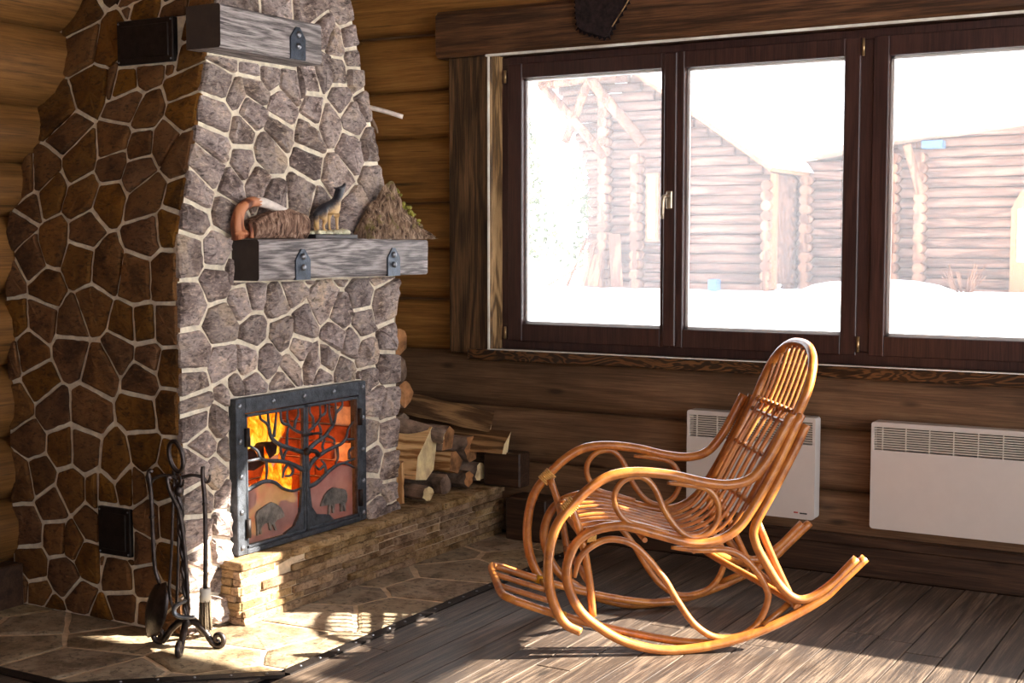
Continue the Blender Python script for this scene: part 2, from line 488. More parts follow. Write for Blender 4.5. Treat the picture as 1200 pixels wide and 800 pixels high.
class MB:
    """collects geometry for one mesh"""

    def __init__(self):
        self.v, self.f, self.mi, self.sm = [], [], [], []

    def add(self, vs, fs, mi=0, smooth=False):
        o = len(self.v)
        self.v += [tuple(v) for v in vs]
        for f in fs:
            self.f.append(tuple(i + o for i in f))
            self.mi.append(mi)
            self.sm.append(smooth)
        return self

    def box(self, x0, x1, y0, y1, z0, z1, mi=0, bevel=0.0, rot=None, piv=None, jit=0.0):
        if bevel <= 0:
            vs = [(x, y, z) for z in (z0, z1) for y in (y0, y1) for x in (x0, x1)]
            fs = [(0, 2, 3, 1), (4, 5, 7, 6), (0, 1, 5, 4), (2, 6, 7, 3), (0, 4, 6, 2), (1, 3, 7, 5)]
        else:
            bm = bmesh.new()
            vv = [bm.verts.new((x, y, z)) for z in (z0, z1) for y in (y0, y1) for x in (x0, x1)]
            for f in [(0, 2, 3, 1), (4, 5, 7, 6), (0, 1, 5, 4), (2, 6, 7, 3), (0, 4, 6, 2), (1, 3, 7, 5)]:
                bm.faces.new([vv[i] for i in f])
            bmesh.ops.bevel(bm, geom=list(bm.edges), offset=bevel, segments=1, affect='EDGES', profile=0.5)
            bm.verts.index_update()
            vs = [v.co.copy() for v in bm.verts]
            fs = [tuple(v.index for v in f.verts) for f in bm.faces]
            bm.free()
        if jit:
            vs = [tuple(c + random.uniform(-jit, jit) for c in v) for v in vs]
        if rot is not None:
            p = Vector(piv) if piv is not None else Vector(((x0 + x1) / 2, (y0 + y1) / 2, (z0 + z1) / 2))
            vs = [rot @ (Vector(v) - p) + p for v in vs]
        return self.add(vs, fs, mi)

    def tube(self, pts, r, n=10, mi=0, closed=False, caps=True, taper=None, smooth_path=True, sub=6, flat=1.0):
        P = [Vector(p) for p in pts]
        R = list(r) if isinstance(r, (list, tuple)) else [r] * len(P)
        if smooth_path and len(P) > 2:
            P, R = catmull(P, R, sub, closed)
        m = len(P)
        T = []
        for i in range(m):
            if closed:
                d = P[(i + 1) % m] - P[i - 1]
            else:
                d = P[min(i + 1, m - 1)] - P[max(i - 1, 0)]
            T.append(d.normalized() if d.length > 1e-9 else Vector((0, 0, 1)))
        ref = Vector((0, 0, 1)) if abs(T[0].z) < 0.9 else Vector((0, 1, 0))
        N = (ref - T[0] * ref.dot(T[0])).normalized()
        vs, fs = [], []
        for i in range(m):
            if i:
                N = (N - T[i] * N.dot(T[i]))
                N = N.normalized() if N.length > 1e-6 else T[i].orthogonal().normalized()
            B = T[i].cross(N)
            for k in range(n):
                a = 2 * PI * k / n
                vs.append(P[i] + N * (math.cos(a) * R[i]) + B * (math.sin(a) * R[i] * flat))
        for i in range(m if closed else m - 1):
            j = (i + 1) % m
            for k in range(n):
                k2 = (k + 1) % n
                fs.append((i * n + k, i * n + k2, j * n + k2, j * n + k))
        self.add(vs, fs, mi, True)
        if caps and not closed:
            o = len(self.v) - len(vs)
            self.f.append(tuple(o + k for k in reversed(range(n)))); self.mi.append(mi); self.sm.append(False)
            self.f.append(tuple(o + (m - 1) * n + k for k in range(n))); self.mi.append(mi); self.sm.append(False)
        return self

    def prism(self, poly, axis, a0, a1, mi=0):
        """polygon extruded along an axis; poly gives the other two coordinates in order"""
        def p3(q, a):
            if axis == 'X': return (a, q[0], q[1])
            if axis == 'Y': return (q[0], a, q[1])
            return (q[0], q[1], a)
        n = len(poly)
        vs = [p3(q, a0) for q in poly] + [p3(q, a1) for q in poly]
        fs = [tuple(range(n)), tuple(reversed(range(n, 2 * n)))] + [(i, i + n, (i + 1) % n + n, (i + 1) % n) for i in range(n)]
        return self.add(vs, fs, mi)

    def sphere(self, c, r, nu=10, nv=6, mi=0, sc=(1, 1, 1)):
        vs, fs = [], []
        for i in range(nv + 1):
            th = PI * i / nv
            for k in range(nu):
                a = 2 * PI * k / nu
                vs.append((c[0] + r * sc[0] * math.sin(th) * math.cos(a), c[1] + r * sc[1] * math.sin(th) * math.sin(a), c[2] + r * sc[2] * math.cos(th)))
        for i in range(nv):
            for k in range(nu):
                fs.append((i * nu + k, (i + 1) * nu + k, (i + 1) * nu + (k + 1) % nu, i * nu + (k + 1) % nu))
        return self.add(vs, fs, mi, True)

    def mesh(self, name, mats, origin=(0, 0, 0)):
        o = Vector(origin)
        me = bpy.data.meshes.new(name)
        me.from_pydata([tuple(Vector(v) - o) for v in self.v], [], self.f)
        for m in (mats if isinstance(mats, (list, tuple)) else [mats]):
            me.materials.append(m)
        for p, mi, s in zip(me.polygons, self.mi, self.sm):
            p.material_index = mi
            p.use_smooth = s
        bm = bmesh.new()
        bm.from_mesh(me)
        bmesh.ops.remove_doubles(bm, verts=bm.verts, dist=1e-6)
        bmesh.ops.recalc_face_normals(bm, faces=bm.faces)
        bm.to_mesh(me)
        bm.free()
        return me


def catmull(P, R, sub, closed=False):
    n = len(P)
    oP, oR = [], []
    rng = range(n) if closed else range(n - 1)
    for i in rng:
        p0 = P[i - 1] if (closed or i > 0) else P[0] * 2 - P[1]
        p1, p2 = P[i], P[(i + 1) % n]
        p3 = P[(i + 2) % n] if (closed or i + 2 < n) else P[-1] * 2 - P[-2]
        for k in range(sub):
            t = k / sub
            oP.append(0.5 * ((2 * p1) + (p2 - p0) * t + (2 * p0 - 5 * p1 + 4 * p2 - p3) * t * t + (3 * p1 - p0 - 3 * p2 + p3) * t ** 3))
            oR.append(R[i] * (1 - t) + R[(i + 1) % n] * t)
    if not closed:
        oP.append(P[-1]); oR.append(R[-1])
    return oP, oR


def wloc(o):
    v = Vector((0, 0, 0))
    while o is not None:
        v += o.location
        o = o.parent
    return v


def link(name, me, parent=None, loc=(0, 0, 0), rot=(0, 0, 0)):
    o = bpy.data.objects.new(name, me)
    COL.objects.link(o)
    o.parent = parent
    o.location = loc
    o.rotation_euler = rot
    return o


def obj(name, mb, mats, parent=None, local=False, center=False):
    """world-coordinate geometry -> one object (under an unrotated parent); center puts the origin in its middle"""
    pw = wloc(parent) if (parent is not None and not local) else Vector((0, 0, 0))
    if center:
        lo = Vector([min(v[i] for v in mb.v) for i in range(3)])
        hi = Vector([max(v[i] for v in mb.v) for i in range(3)])
        c = (lo + hi) / 2
        me = mb.mesh(name, mats, c)
        return link(name, me, parent, c - pw)
    me = mb.mesh(name, mats, pw)
    return link(name, me, parent)


def tag(o, label=None, cat=None, group=None, kind=None):
    if label: o['label'] = label
    if cat: o['category'] = cat
    if group: o['group'] = group
    if kind: o['kind'] = kind
    return o


def thing(name, loc, label, cat, group=None, rz=0.0):
    o = bpy.data.objects.new(name, None)
    COL.objects.link(o)
    o.empty_display_size = 0.1
    o.location = loc
    o.rotation_euler = (0, 0, rz)
    return tag(o, label, cat, group)


def structure(o):
    o['kind'] = 'structure'
    return o


def copy_tree(o, parent=None, loc=None):
    c = o.copy()
    COL.objects.link(c)
    c.parent = parent
    if loc is not None:
        c.location = loc
    for ch in list(o.children):
        copy_tree(ch, c)
    return c


# ---- 2-d polygons
def clip_half(poly, nx, ny, d):
    """keep nx*x + ny*y <= d"""
    out = []
    n = len(poly)
    for i in range(n):
        a, b = poly[i], poly[(i + 1) % n]
        da, db = nx * a[0] + ny * a[1] - d, nx * b[0] + ny * b[1] - d
        if da <= 0: out.append(a)
        if (da < 0 < db) or (db < 0 < da):
            t = da / (da - db)
            out.append((a[0] + (b[0] - a[0]) * t, a[1] + (b[1] - a[1]) * t))
    return out


def area(p):
    return 0.5 * sum(p[i][0] * p[(i + 1) % len(p)][1] - p[(i + 1) % len(p)][0] * p[i][1] for i in range(len(p)))


def inset(poly, d):
    if area(poly) < 0: poly = poly[::-1]
    out = list(poly)
    n = len(poly)
    for i in range(n):
        a, b = poly[i], poly[(i + 1) % n]
        ex, ey = b[0] - a[0], b[1] - a[1]
        L = math.hypot(ex, ey)
        if L < 1e-7: continue
        nx, ny = ey / L, -ex / L
        out = clip_half(out, nx, ny, nx * a[0] + ny * a[1] - d)
        if len(out) < 3: return []
    return out


def cells(seeds, outline):
    res = []
    for i, s in enumerate(seeds):
        p = list(outline)
        for j, q in enumerate(seeds):
            if i == j: continue
            dx, dy = q[0] - s[0], q[1] - s[1]
            L = math.hypot(dx, dy)
            if L > 1.0 or L < 1e-6: continue
            p = clip_half(p, dx, dy, dx * (s[0] + q[0]) / 2 + dy * (s[1] + q[1]) / 2)
            if len(p) < 3: break
        res.append(p if len(p) >= 3 else None)
    return res


def cut_rects(poly, rects):
    """remove rectangles (a0,a1,b0,b1) from a convex cell; what is left is a list of convex pieces"""
    todo = [poly]
    for (a0, a1, b0, b1) in rects:
        nxt = []
        for p in todo:
            q = clip_half(clip_half(clip_half(clip_half(p, -1, 0, -a0), 1, 0, a1), 0, -1, -b0), 0, 1, b1)
            if len(q) < 3 or abs(area(q)) < 1e-5:
                nxt.append(p)
                continue
            mid = clip_half(clip_half(p, -1, 0, -a0), 1, 0, a1)
            nxt += [clip_half(p, 1, 0, a0), clip_half(p, -1, 0, -a1), clip_half(mid, 0, 1, b0), clip_half(mid, 0, -1, -b1)]
        todo = [p for p in nxt if len(p) >= 3 and abs(area(p)) > 0.0006]
    return todo


def stone_mb(poly, to3, nrm, joint=0.012, h=0.013, depth=0.012, tilt=0.06, rough=0.004, step=0.035, dome=0.35):
    p = inset(poly, joint * random.uniform(0.3, 0.75))
    if len(p) < 3 or abs(area(p)) < 2.5e-4: return None
    # corners cut a little, edges broken up
    q = []
    n = len(p)
    for i in range(n):
        a, b = p[i], p[(i + 1) % n]
        L = math.hypot(b[0] - a[0], b[1] - a[1])
        if L < 0.004: continue
        t = min(0.2, 0.005 / L)
        k = max(1, int(L / step))
        for s in range(k + 1):
            u = t + (1 - 2 * t) * s / k
            q.append((a[0] + (b[0] - a[0]) * u, a[1] + (b[1] - a[1]) * u))
    if len(q) < 4: return None
    cx = sum(a[0] for a in q) / len(q)
    cy = sum(a[1] for a in q) / len(q)
    q = [(cx + (a - cx) * (1 - f), cy + (b - cy) * (1 - f)) for (a, b) in q for f in [random.uniform(-0.01, 0.045)]]
    tx, ty = random.uniform(-tilt, tilt), random.uniform(-tilt, tilt)
    hh = h * random.uniform(0.7, 1.35)
    N = Vector(nrm)

    def pt(a, b, e):
        return Vector(to3(a, b)) + N * e

    def top(a, b, f):
        return max(0.002, hh * f + tx * (a - cx) + ty * (b - cy) + random.uniform(-rough, rough))
    m = len(q)
    mb = MB()
    rings = [[pt(a, b, -depth) for a, b in q], [pt(a, b, top(a, b, 0.45)) for a, b in q],
             [pt(cx + (a - cx) * 0.88, cy + (b - cy) * 0.88, top(a, b, 1.0)) for a, b in q],
             [pt(cx + (a - cx) * 0.48, cy + (b - cy) * 0.48, top(cx + (a - cx) * .5, cy + (b - cy) * .5, 1.0 + dome * 0.6)) for a, b in q]]
    vs = [v for r in rings for v in r] + [pt(cx, cy, top(cx, cy, 1.0 + dome))]
    fs = []
    for r in range(3):
        for k in range(m):
            k2 = (k + 1) % m
            fs.append((r * m + k, r * m + k2, (r + 1) * m + k2, (r + 1) * m + k))
    for k in range(m):
        fs.append((3 * m + k, 3 * m + (k + 1) % m, 4 * m))
    mb.add(vs, fs, 0, False)
    return mb


def log_mb(x0, x1, r, axis='X', n=12, seg=14, wob=0.006, arc=None):
    """a slightly uneven round log along a local axis about the origin line"""
    mb = MB()
    vs, fs = [], []
    off = random.uniform(0, 99)
    for i in range(seg + 1):
        t = x0 + (x1 - x0) * i / seg
        dy = mnoise.noise(Vector((t * 0.7, off, 0))) * wob * 1.5
        dz = mnoise.noise(Vector((t * 0.7, off, 7))) * wob
        for k in range(n):
            a = 2 * PI * k / n
            rr = r * (1 + mnoise.noise(Vector((t * 1.2, math.cos(a) * 1.5 + off, math.sin(a) * 1.5))) * wob / r * 1.5)
            if arc: ry, rz = arc
            else: ry = rz = rr
            if arc:
                # superellipse: flatter hewn face
                ca, sa = math.cos(a), math.sin(a)
                p = 0.62
                c2 = math.copysign(abs(ca) ** p, ca) * ry + dy
                s2 = math.copysign(abs(sa) ** p, sa) * rz * (1 + (rr / r - 1)) + dz * 0.3
            else:
                c2, s2 = math.cos(a) * ry + dy, math.sin(a) * rz + dz
            vs.append((t, c2, s2) if axis == 'X' else ((c2, t, s2) if axis == 'Y' else (c2, s2, t)))
    for i in range(seg):
        for k in range(n):
            fs.append((i * n + k, i * n + (k + 1) % n, (i + 1) * n + (k + 1) % n, (i + 1) * n + k))
    fs2 = [tuple(range(n)), tuple(range(seg * n, seg * n + n))]
    mb.add(vs, fs, 0, True)
    o = 0
    for f in fs2:
        mb.f.append(f); mb.mi.append(0); mb.sm.append(False)
    return mb


# ------------------------------------------------------------------ room shell
YW = 5.56          # inner face of the window wall logs
XL = -4.23         # inner face of the left wall logs
XR, YF, ZC = 3.30, -1.60, 4.45

# floor base
fb = MB()
fb.box(-4.6, XR + 0.3, YF - 0.3, 5.9, -0.12, -0.012)
floor = structure(obj('floor', fb, M['felt']))

# planks run towards the window wall
def diag_y(x):      # where the flagstones' cut corner ends the planks
    if x > -2.79: return None
    if x < -3.31: return 2.865
    return 3.315 + (x + 2.81) * (3.315 - 2.865) / (0.50)

pw = 0.128
x = -4.25
rp = random.Random(3)
while x < XR:
    x1 = min(x + pw, XR)
    y = YF
    first = True
    while y < 5.53:
        L = rp.uniform(1.6, 3.2)
        if first:
            L = rp.uniform(0.4, 3.0); first = False
        ye = min(y + L, 5.53)
        if 5.53 - ye < 0.3: ye = 5.53
        lim0, lim1 = diag_y(x), diag_y(x1)
        if lim0 is not None or lim1 is not None:
            la = lim0 if lim0 is not None else 5.53
            lb = lim1 if lim1 is not None else 5.53
            if x1 > -2.79 and x < -2.79:
                pass
            ya, yb = min(ye, la), min(ye, lb)
        else:
            ya = yb = ye
        if ya <= y + 0.02 and yb <= y + 0.02:
            break
        if x < -2.79 < x1:
            break
        g = 0.0024
        z1 = rp.uniform(-0.0012, 0.0008)
        mb = MB()
        a0, a1 = x + g, x1 - g
        e = 0.0008
        vs = [(a0, y + g, -0.014), (a1, y + g, -0.014), (a1, yb - g, -0.014), (a0, ya - g, -0.014),
              (a0, y + g, z1 - e), (a1, y + g, z1 - e), (a1, yb - g, z1 - e), (a0, ya - g, z1 - e),
              (a0 + e, y + g + e, z1), (a1 - e, y + g + e, z1), (a1 - e, yb - g - e, z1), (a0 + e, ya - g - e, z1)]
        fs = [(0, 3, 2, 1), (0, 1, 5, 4), (1, 2, 6, 5), (2, 3, 7, 6), (3, 0, 4, 7), (4, 5, 9, 8), (5, 6, 10, 9), (6, 7, 11, 10), (7, 4, 8, 11), (8, 9, 10, 11)]
        mb.add(vs, fs)
        obj('plank', mb, M['plank'], floor, center=True)
        if ya < ye - 1e-4 or yb < ye - 1e-4:
            break
        y = ye
    x = -2.786 if x < -2.79 <= x1 + 1e-6 else x1

# flagstones round the fireplace
fm = MB()
fm.prism([(-4.24, 2.865), (-3.31, 2.865), (-2.815, 3.31), (-2.815, 5.53), (-4.24, 5.53)], 'Z', -0.016, -0.0035)
obj('mortar_bed', fm, M['flag_mortar'], floor)
rs = random.Random(11)
outline = [(-4.24, 2.88), (-3.33, 2.88), (-2.83, 3.33), (-2.83, 5.53), (-4.24, 5.53)]
fs_seeds = []
tries = 0
while len(fs_seeds) < 46 and tries < 6000:
    tries += 1
    q = (rs.uniform(-4.24, -2.83), rs.uniform(2.88, 5.53))
    if all(math.hypot(q[0] - s[0], q[1] - s[1]) > 0.235 for s in fs_seeds):
        fs_seeds.append(q)
for c in cells(fs_seeds, outline):
    if not c: continue
    if all(a < -3.40 and b > 3.50 for a, b in c): continue
    if all(a < -3.30 and b > 3.72 for a, b in c): continue
    mb = stone_mb(c, lambda a, b: (a, b, -0.004), (0, 0, 1), joint=0.016, h=0.006, depth=0.008, tilt=0.006, rough=0.001, step=0.06, dome=0.05)
    if mb: obj('flagstone', mb, M['flag'], floor, center=True)

# dark iron strip between flagstones and planks
st = MB()
strip_pts = [(-4.24, 2.872), (-3.32, 2.872), (-2.80, 3.32), (-2.80, 5.53)]
for (a, b) in zip(strip_pts, strip_pts[1:]):
    d = Vector((b[0] - a[0], b[1] - a[1], 0)).normalized()
    nn = Vector((-d.y, d.x, 0)) * 0.023
    A, B = Vector((a[0], a[1], 0)), Vector((b[0], b[1], 0))
    vs = [A + nn, A - nn, B - nn, B + nn]
    st.add([v + Vector((0, 0, -0.006)) for v in vs] + [v + Vector((0, 0, 0.006)) for v in vs],
           [(0, 1, 2, 3), (4, 7, 6, 5), (0, 4, 5, 1), (1, 5, 6, 2), (2, 6, 7, 3), (3, 7, 4, 0)])
trim_floor = structure(obj('trim_1', st, M['iron_dark']))
rv = MB()
rv.sphere((0, 0, 0), 0.006, 8, 4, sc=(1, 1, 0.5))
rivet_me = rv.mesh('rivet', M['iron_light'])
for i in range(22):
    link('rivet', rivet_me, trim_floor, (-2.80, 3.40 + i * 0.1, 0.006))
for i in range(6):
    t = (i + 0.5) / 6
    link('rivet', rivet_me, trim_floor, (-3.32 + 0.52 * t, 2.872 + 0.448 * t, 0.006))

# window wall: core with its two openings, logs on the inside
wc = MB()
WX0, WX1, WZ0, WZ1 = -3.335, -0.66, 0.885, 2.27       # visible window
TX0, TX1, TZ0, TZ1 = -0.34, 2.10, 1.37, 3.05          # tall window further right, unseen, sized to place the sun patches
for (a, b, c, d) in ((-4.6, WX0, 0, ZC), (WX0, WX1, 0, WZ0), (WX0, WX1, WZ1, ZC), (WX1, TX0, 0, ZC), (TX0, TX1, 0, TZ0), (TX0, TX1, TZ1, ZC), (TX1, XR + 0.3, 0, ZC)):
    wc.box(a, b, 5.62, 5.86, c - (0.12 if c == 0 else 0), d)
wall_back = structure(obj('wall_back', wc, M['log_low']))


def wall_log(parent, m, x0, x1, z0, z1, face=YW, depth=0.09, bulge=0.05):
    rz = (z1 - z0) / 2
    mb = log_mb(x0, x1, rz, 'X', 16, max(4, int((x1 - x0) / 0.25)), 0.006, (depth, rz))
    me = mb.mesh('log', m)
    return link('log', me, parent, Vector((0, face + depth, (z0 + z1) / 2)) - wloc(parent))


left_z = [0.865, 1.118, 1.366, 1.593, 1.914, 2.146, 2.417]
for a, b in zip(left_z, left_z[1:]):
    wall_log(wall_back, M['log_wall'], -4.5, -3.34, a - 0.002, b + 0.002, 5.555, 0.10)
wall_log(wall_back, M['log_wall'], -4.5, TX0, 2.42, 2.68, 5.555, 0.10)
wall_log(wall_back, M['log_wall'], -4.5, TX0, 2.675, 2.94, 5.555, 0.10)
for a, b in ((0.10, 0.345), (0.340, 0.605), (0.600, 0.872)):
    wall_log(wall_back, M['log_low'], -4.5, XR, a, b, 5.562, 0.075)
for a, b in ((0.868, 1.12), (1.115, 1.34)):
    wall_log(wall_back, M['log_low'], -0.64, XR, a, b, 5.562, 0.075)

# left wall
lw = MB()
lw.box(-4.62, -4.34, YF - 0.3, 5.9, -0.12, ZC)
wall_left = structure(obj('wall_left', lw, M['log_left']))
lz = [0.165, 0.40, 0.64, 0.93, 1.20, 1.50, 1.70, 1.926, 2.23, 2.50, 2.78, 3.05]
for a, b in zip(lz, lz[1:]):
    r = (b - a) / 2 + 0.006
    mb = log_mb(YF, 5.5, r, 'Y', 18, 26, 0.008)
    me = mb.mesh('log', M['log_left'])
    face = -4.15 if a > 1.9 else (-4.205 if a > 1.65 else -4.235)
    link('log', me, wall_left, (face - r, 0, (a + b) / 2))
# right wall and front wall are out of view; their openings are added to light the room
rw = MB()
rw.box(XR, XR + 0.25, YF - 0.3, -0.55, -0.12, ZC)
rw.box(XR, XR + 0.25, -0.55, 4.95, -0.12, 0.25)
rw.box(XR, XR + 0.25, -0.55, 4.95, 3.05, ZC)
rw.box(XR, XR + 0.25, 4.95, 5.9, -0.12, ZC)
for yy in (1.2, 3.05):
    rw.box(XR + 0.06, XR + 0.18, yy - 0.05, yy + 0.05, 0.25, 3.05)
structure(obj('wall_right', rw, M['log_low']))
fw = MB()
fw.box(-4.6, 0.55, YF - 0.25, YF, -0.12, ZC)
fw.box(0.55, 2.75, YF - 0.25, YF, -0.12, 0.8)
fw.box(0.55, 2.75, YF - 0.25, YF, 2.6, ZC)
fw.box(2.75, XR + 0.3, YF - 0.25, YF, -0.12, ZC)
structure(obj('wall_front', fw, M['log_low']))
cl = MB()
cl.box(-4.6, XR + 0.3, YF - 0.3, 5.9, ZC, ZC + 0.2)
structure(obj('ceiling', cl, M['ceiling']))

# baseboards
bb = MB()
bb.box(-2.98, XR, 5.535, 5.60, -0.002, 0.152, bevel=0.006)
bb.box(-2.98, XR, 5.520, 5.60, 0.128, 0.170, bevel=0.006)
structure(obj('baseboard_back', bb, M['baseboard']))
bl = MB()
bl.box(-4.30, -4.215, YF, 3.465, -0.002, 0.165, bevel=0.006)
structure(obj('baseboard_left', bl, M['baseboard']))
# dark timber upright block in the corner behind the firewood
cb = MB()
cb.box(-3.34, -3.14, 5.43, 5.53, 0.24, 0.405, bevel=0.006)
cb.box(-3.20, -2.985, 5.40, 5.56, 0.0, 0.20, bevel=0.006)
structure(obj('trim_2', cb, M['baseboard']))

# window casing: header beam, left post, jamb lining, sill, right post
hb = MB()
seg = 16
vs, fs = [], []
for i in range(seg + 1):
    x = -3.62 + (XR + 0.0 + 3.62) * i / seg
    x = min(x, -0.40)
    x = -3.62 + (3.62 - 0.40) * i / seg
    w1, w2 = mnoise.noise(Vector((x * 1.7, 3, 1))) * 0.006, mnoise.noise(Vector((x * 1.3, 8, 2))) * 0.012
    for (yy, zz) in ((5.475, 2.276 + w1), (5.455, 2.292 + w1), (5.455, 2.470 + w2), (5.475, 2.492 + w2), (5.62, 2.492 + w2), (5.62, 2.276 + w1)):
        vs.append((x, yy, zz))
for i in range(seg):
    for k in range(6):
        fs.append((i * 6 + k, i * 6 + (k + 1) % 6, (i + 1) * 6 + (k + 1) % 6, (i + 1) * 6 + k))
fs += [tuple(range(6)), tuple(range(seg * 6, seg * 6 + 6))]
hb.add(vs, fs)
structure(obj('trim_3', hb, M['casing']))
po = MB()
po.box(-3.572, -3.340, 5.49, 5.60, 0.862, 2.28, bevel=0.008)
structure(obj('trim_4', po, M['casing_v']))
jb = MB()
jb.box(-3.344, -3.326, 5.488, 5.62, 0.885, 2.278, bevel=0.002)
structure(obj('trim_5', jb, M['jamb']))
sl = MB()
sl.box(-3.46, -0.45, 5.475, 5.63, 0.834, 0.886, bevel=0.006)
structure(obj('trim_6', sl, M['sill']))
bd = MB()  # sky glare along the opening's edges, modelled as pale strips
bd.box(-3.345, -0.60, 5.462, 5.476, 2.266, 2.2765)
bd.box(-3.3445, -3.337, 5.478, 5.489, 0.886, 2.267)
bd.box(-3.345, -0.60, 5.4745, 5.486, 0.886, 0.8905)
structure(obj('trim_9', bd, M['edge_glare']))
pr = MB()
pr.box(-0.66, -0.43, 5.49, 5.60, 0.88, 2.28, bevel=0.008)
structure(obj('trim_7', pr, M['casing_v']))

# the window: fixed frame, sashes with panes, mullion joints, handle, hinges
wf = MB()
fy0, fy1 = 5.585, 5.66
fx0, fx1, fz0, fz1 = -3.328, -0.66, 0.884, 2.272
for (a, b, c, d) in ((fx0, fx0 + 0.05, fz0 + 0.055, fz1 - 0.045), (fx1 - 0.05, fx1, fz0 + 0.055, fz1 - 0.045), (fx0, fx1, fz0, fz0 + 0.055), (fx0, fx1, fz1 - 0.045, fz1), (-1.635, -1.535, fz0 + 0.055, fz1 - 0.045)):
    wf.box(a, b, fy0, fy1, c, d, bevel=0.003)
window = structure(obj('window_1', wf, M['frame']))


def sash(x0, x1, z0, z1, px0, px1, pz0, pz1, y0):
    s = MB()
    for (a, b, c, d) in ((x0, px0, z0, z1), (px1, x1, z0, z1), (px0, px1, z0, pz0), (px0, px1, pz1, z1)):
        s.box(a, b, y0, y0 + 0.06, c, d, bevel=0.003)
    so = obj('sash', s, M['frame'], window)
    g = MB()
    g.box(px0 - 0.008, px1 + 0.008, y0 + 0.030, y0 + 0.034, pz0 - 0.008, pz1 + 0.008)
    obj('pane', g, M['glass'], so)
    bd = MB()
    for (a, b, c, d) in ((px0, px0 + 0.012, pz0, pz1), (px1 - 0.012, px1, pz0, pz1), (px0, px1, pz0, pz0 + 0.012), (px0, px1, pz1 - 0.012, pz1)):
        bd.box(a, b, y0 + 0.038, y0 + 0.05, c, d)
    obj('spacer', bd, M['white_enamel'], so)
    return so


sash(-3.290, -2.446, 0.925, 2.238, -3.212, -2.494, 1.008, 2.170, 5.574)
sash(-2.440, -1.600, 0.925, 2.238, -2.383, -1.666, 1.008, 2.165, 5.572)
sash(-1.548, -0.70, 0.925, 2.238, -1.484, -0.775, 1.008, 2.157, 5.576)
asg = MB()
asg.box(-2.475, -2.415, 5.560, 5.575, 0.93, 2.235, bevel=0.004)
obj('meeting_strip', asg, M['frame'], window)
hd = MB()
hd.box(-2.455, -2.427, 5.545, 5.562, 1.545, 1.625, bevel=0.004)
hd.tube([(-2.441, 5.545, 1.60), (-2.441, 5.505, 1.60), (-2.448, 5.500, 1.585), (-2.452, 5.500, 1.50)], [0.009, 0.009, 0.010, 0.008], 8, sub=4)
obj('handle', hd, M['handle'], window)
for (hx, hz, hh) in ((-1.588, 2.198, 0.072), (-1.588, 0.972, 0.066), (-3.300, 2.18, 0.06), (-3.300, 0.962, 0.06)):
    h = MB()
    h.tube([(hx, 5.568, hz - hh / 2), (hx, 5.568, hz + hh / 2)], 0.0065, 8)
    obj('hinge', h, M['brass'], window)

# ------------------------------------------------------------------ fireplace
Z0L, SX, SL = 1.40, 0.068, 0.32
FX, FY = -3.386, 3.47
ZTOP = 2.95


def rx(z): return FX - SX * max(0, z - Z0L)
def ly(z): return FY + SL * max(0, z - Z0L)
def ry(z):      # right edge of the fire face
    return 4.788 - 0.207 * max(0, z - 1.30)


fire = thing('fireplace', (-3.80, 4.12, 0), 'tall corner fireplace clad in irregular grey stones, painted browner on the shaded side, with pale mortar', 'fireplace')
OY0, OY1, OZ0, OZ1 = 3.765, 4.515, 0.245, 0.785       # fire opening
body = MB()
e = -0.004


def fpt(y, z): return (rx(z) + e, y, z)


# fire face with its opening
for (ya, yb, za, zb) in ((None, OY0, 0, OZ0), (OY0, OY1, 0, OZ0), (OY1, None, 0, OZ0), (None, OY0, OZ0, OZ1), (OY1, None, OZ0, OZ1),
                         (None, OY0, OZ1, Z0L), (OY0, OY1, OZ1, Z0L), (OY1, None, OZ1, Z0L), (None, None, Z0L, ZTOP)):
    zs = (za, zb)
    q = []
    for z in zs:
        q.append((ya if ya is not None else ly(z) - e, yb if yb is not None else ry(z) + e, z))
    body.add([fpt(q[0][0], za), fpt(q[0][1], za), fpt(q[1][1], zb), fpt(q[1][0], zb)], [(0, 1, 2, 3)])
# left face, right face, top
for za, zb in ((0, Z0L), (Z0L, ZTOP)):
    body.add([(XL - 0.05, ly(za) - e, za), (rx(za) + e, ly(za) - e, za), (rx(zb) + e, ly(zb) - e, zb), (XL - 0.05, ly(zb) - e, zb)], [(0, 1, 2, 3)])
for za, zb in ((0, 1.30), (1.30, Z0L), (Z0L, ZTOP)):
    body.add([(XL - 0.1, ry(za) + e, za), (rx(za) + e, ry(za) + e, za), (rx(zb) + e, ry(zb) + e, zb), (XL - 0.1, ry(zb) + e, zb)], [(0, 1, 2, 3)])
body.add([(XL - 0.1, ly(ZTOP), ZTOP), (rx(ZTOP), ly(ZTOP), ZTOP), (rx(ZTOP), ry(ZTOP), ZTOP), (XL - 0.1, ry(ZTOP), ZTOP)], [(0, 1, 2, 3)])
# firebox lining
BX = FX - 0.43
for f in ([(FX, OY0, OZ0), (BX, OY0, OZ0), (BX, OY1, OZ0), (FX, OY1, OZ0)], [(FX, OY0, OZ1), (BX, OY0, OZ1), (BX, OY1, OZ1), (FX, OY1, OZ1)],
          [(BX, OY0, OZ0), (BX, OY1, OZ0), (BX, OY1, OZ1), (BX, OY0, OZ1)], [(FX, OY0, OZ0), (BX, OY0, OZ0), (BX, OY0, OZ1), (FX, OY0, OZ1)],
          [(FX, OY1, OZ0), (BX, OY1, OZ0), (BX, OY1, OZ1), (FX, OY1, OZ1)]):
    body.add(f, [(0, 1, 2, 3)])
mbody = obj('mortar_body', body, M['mortar'], fire)

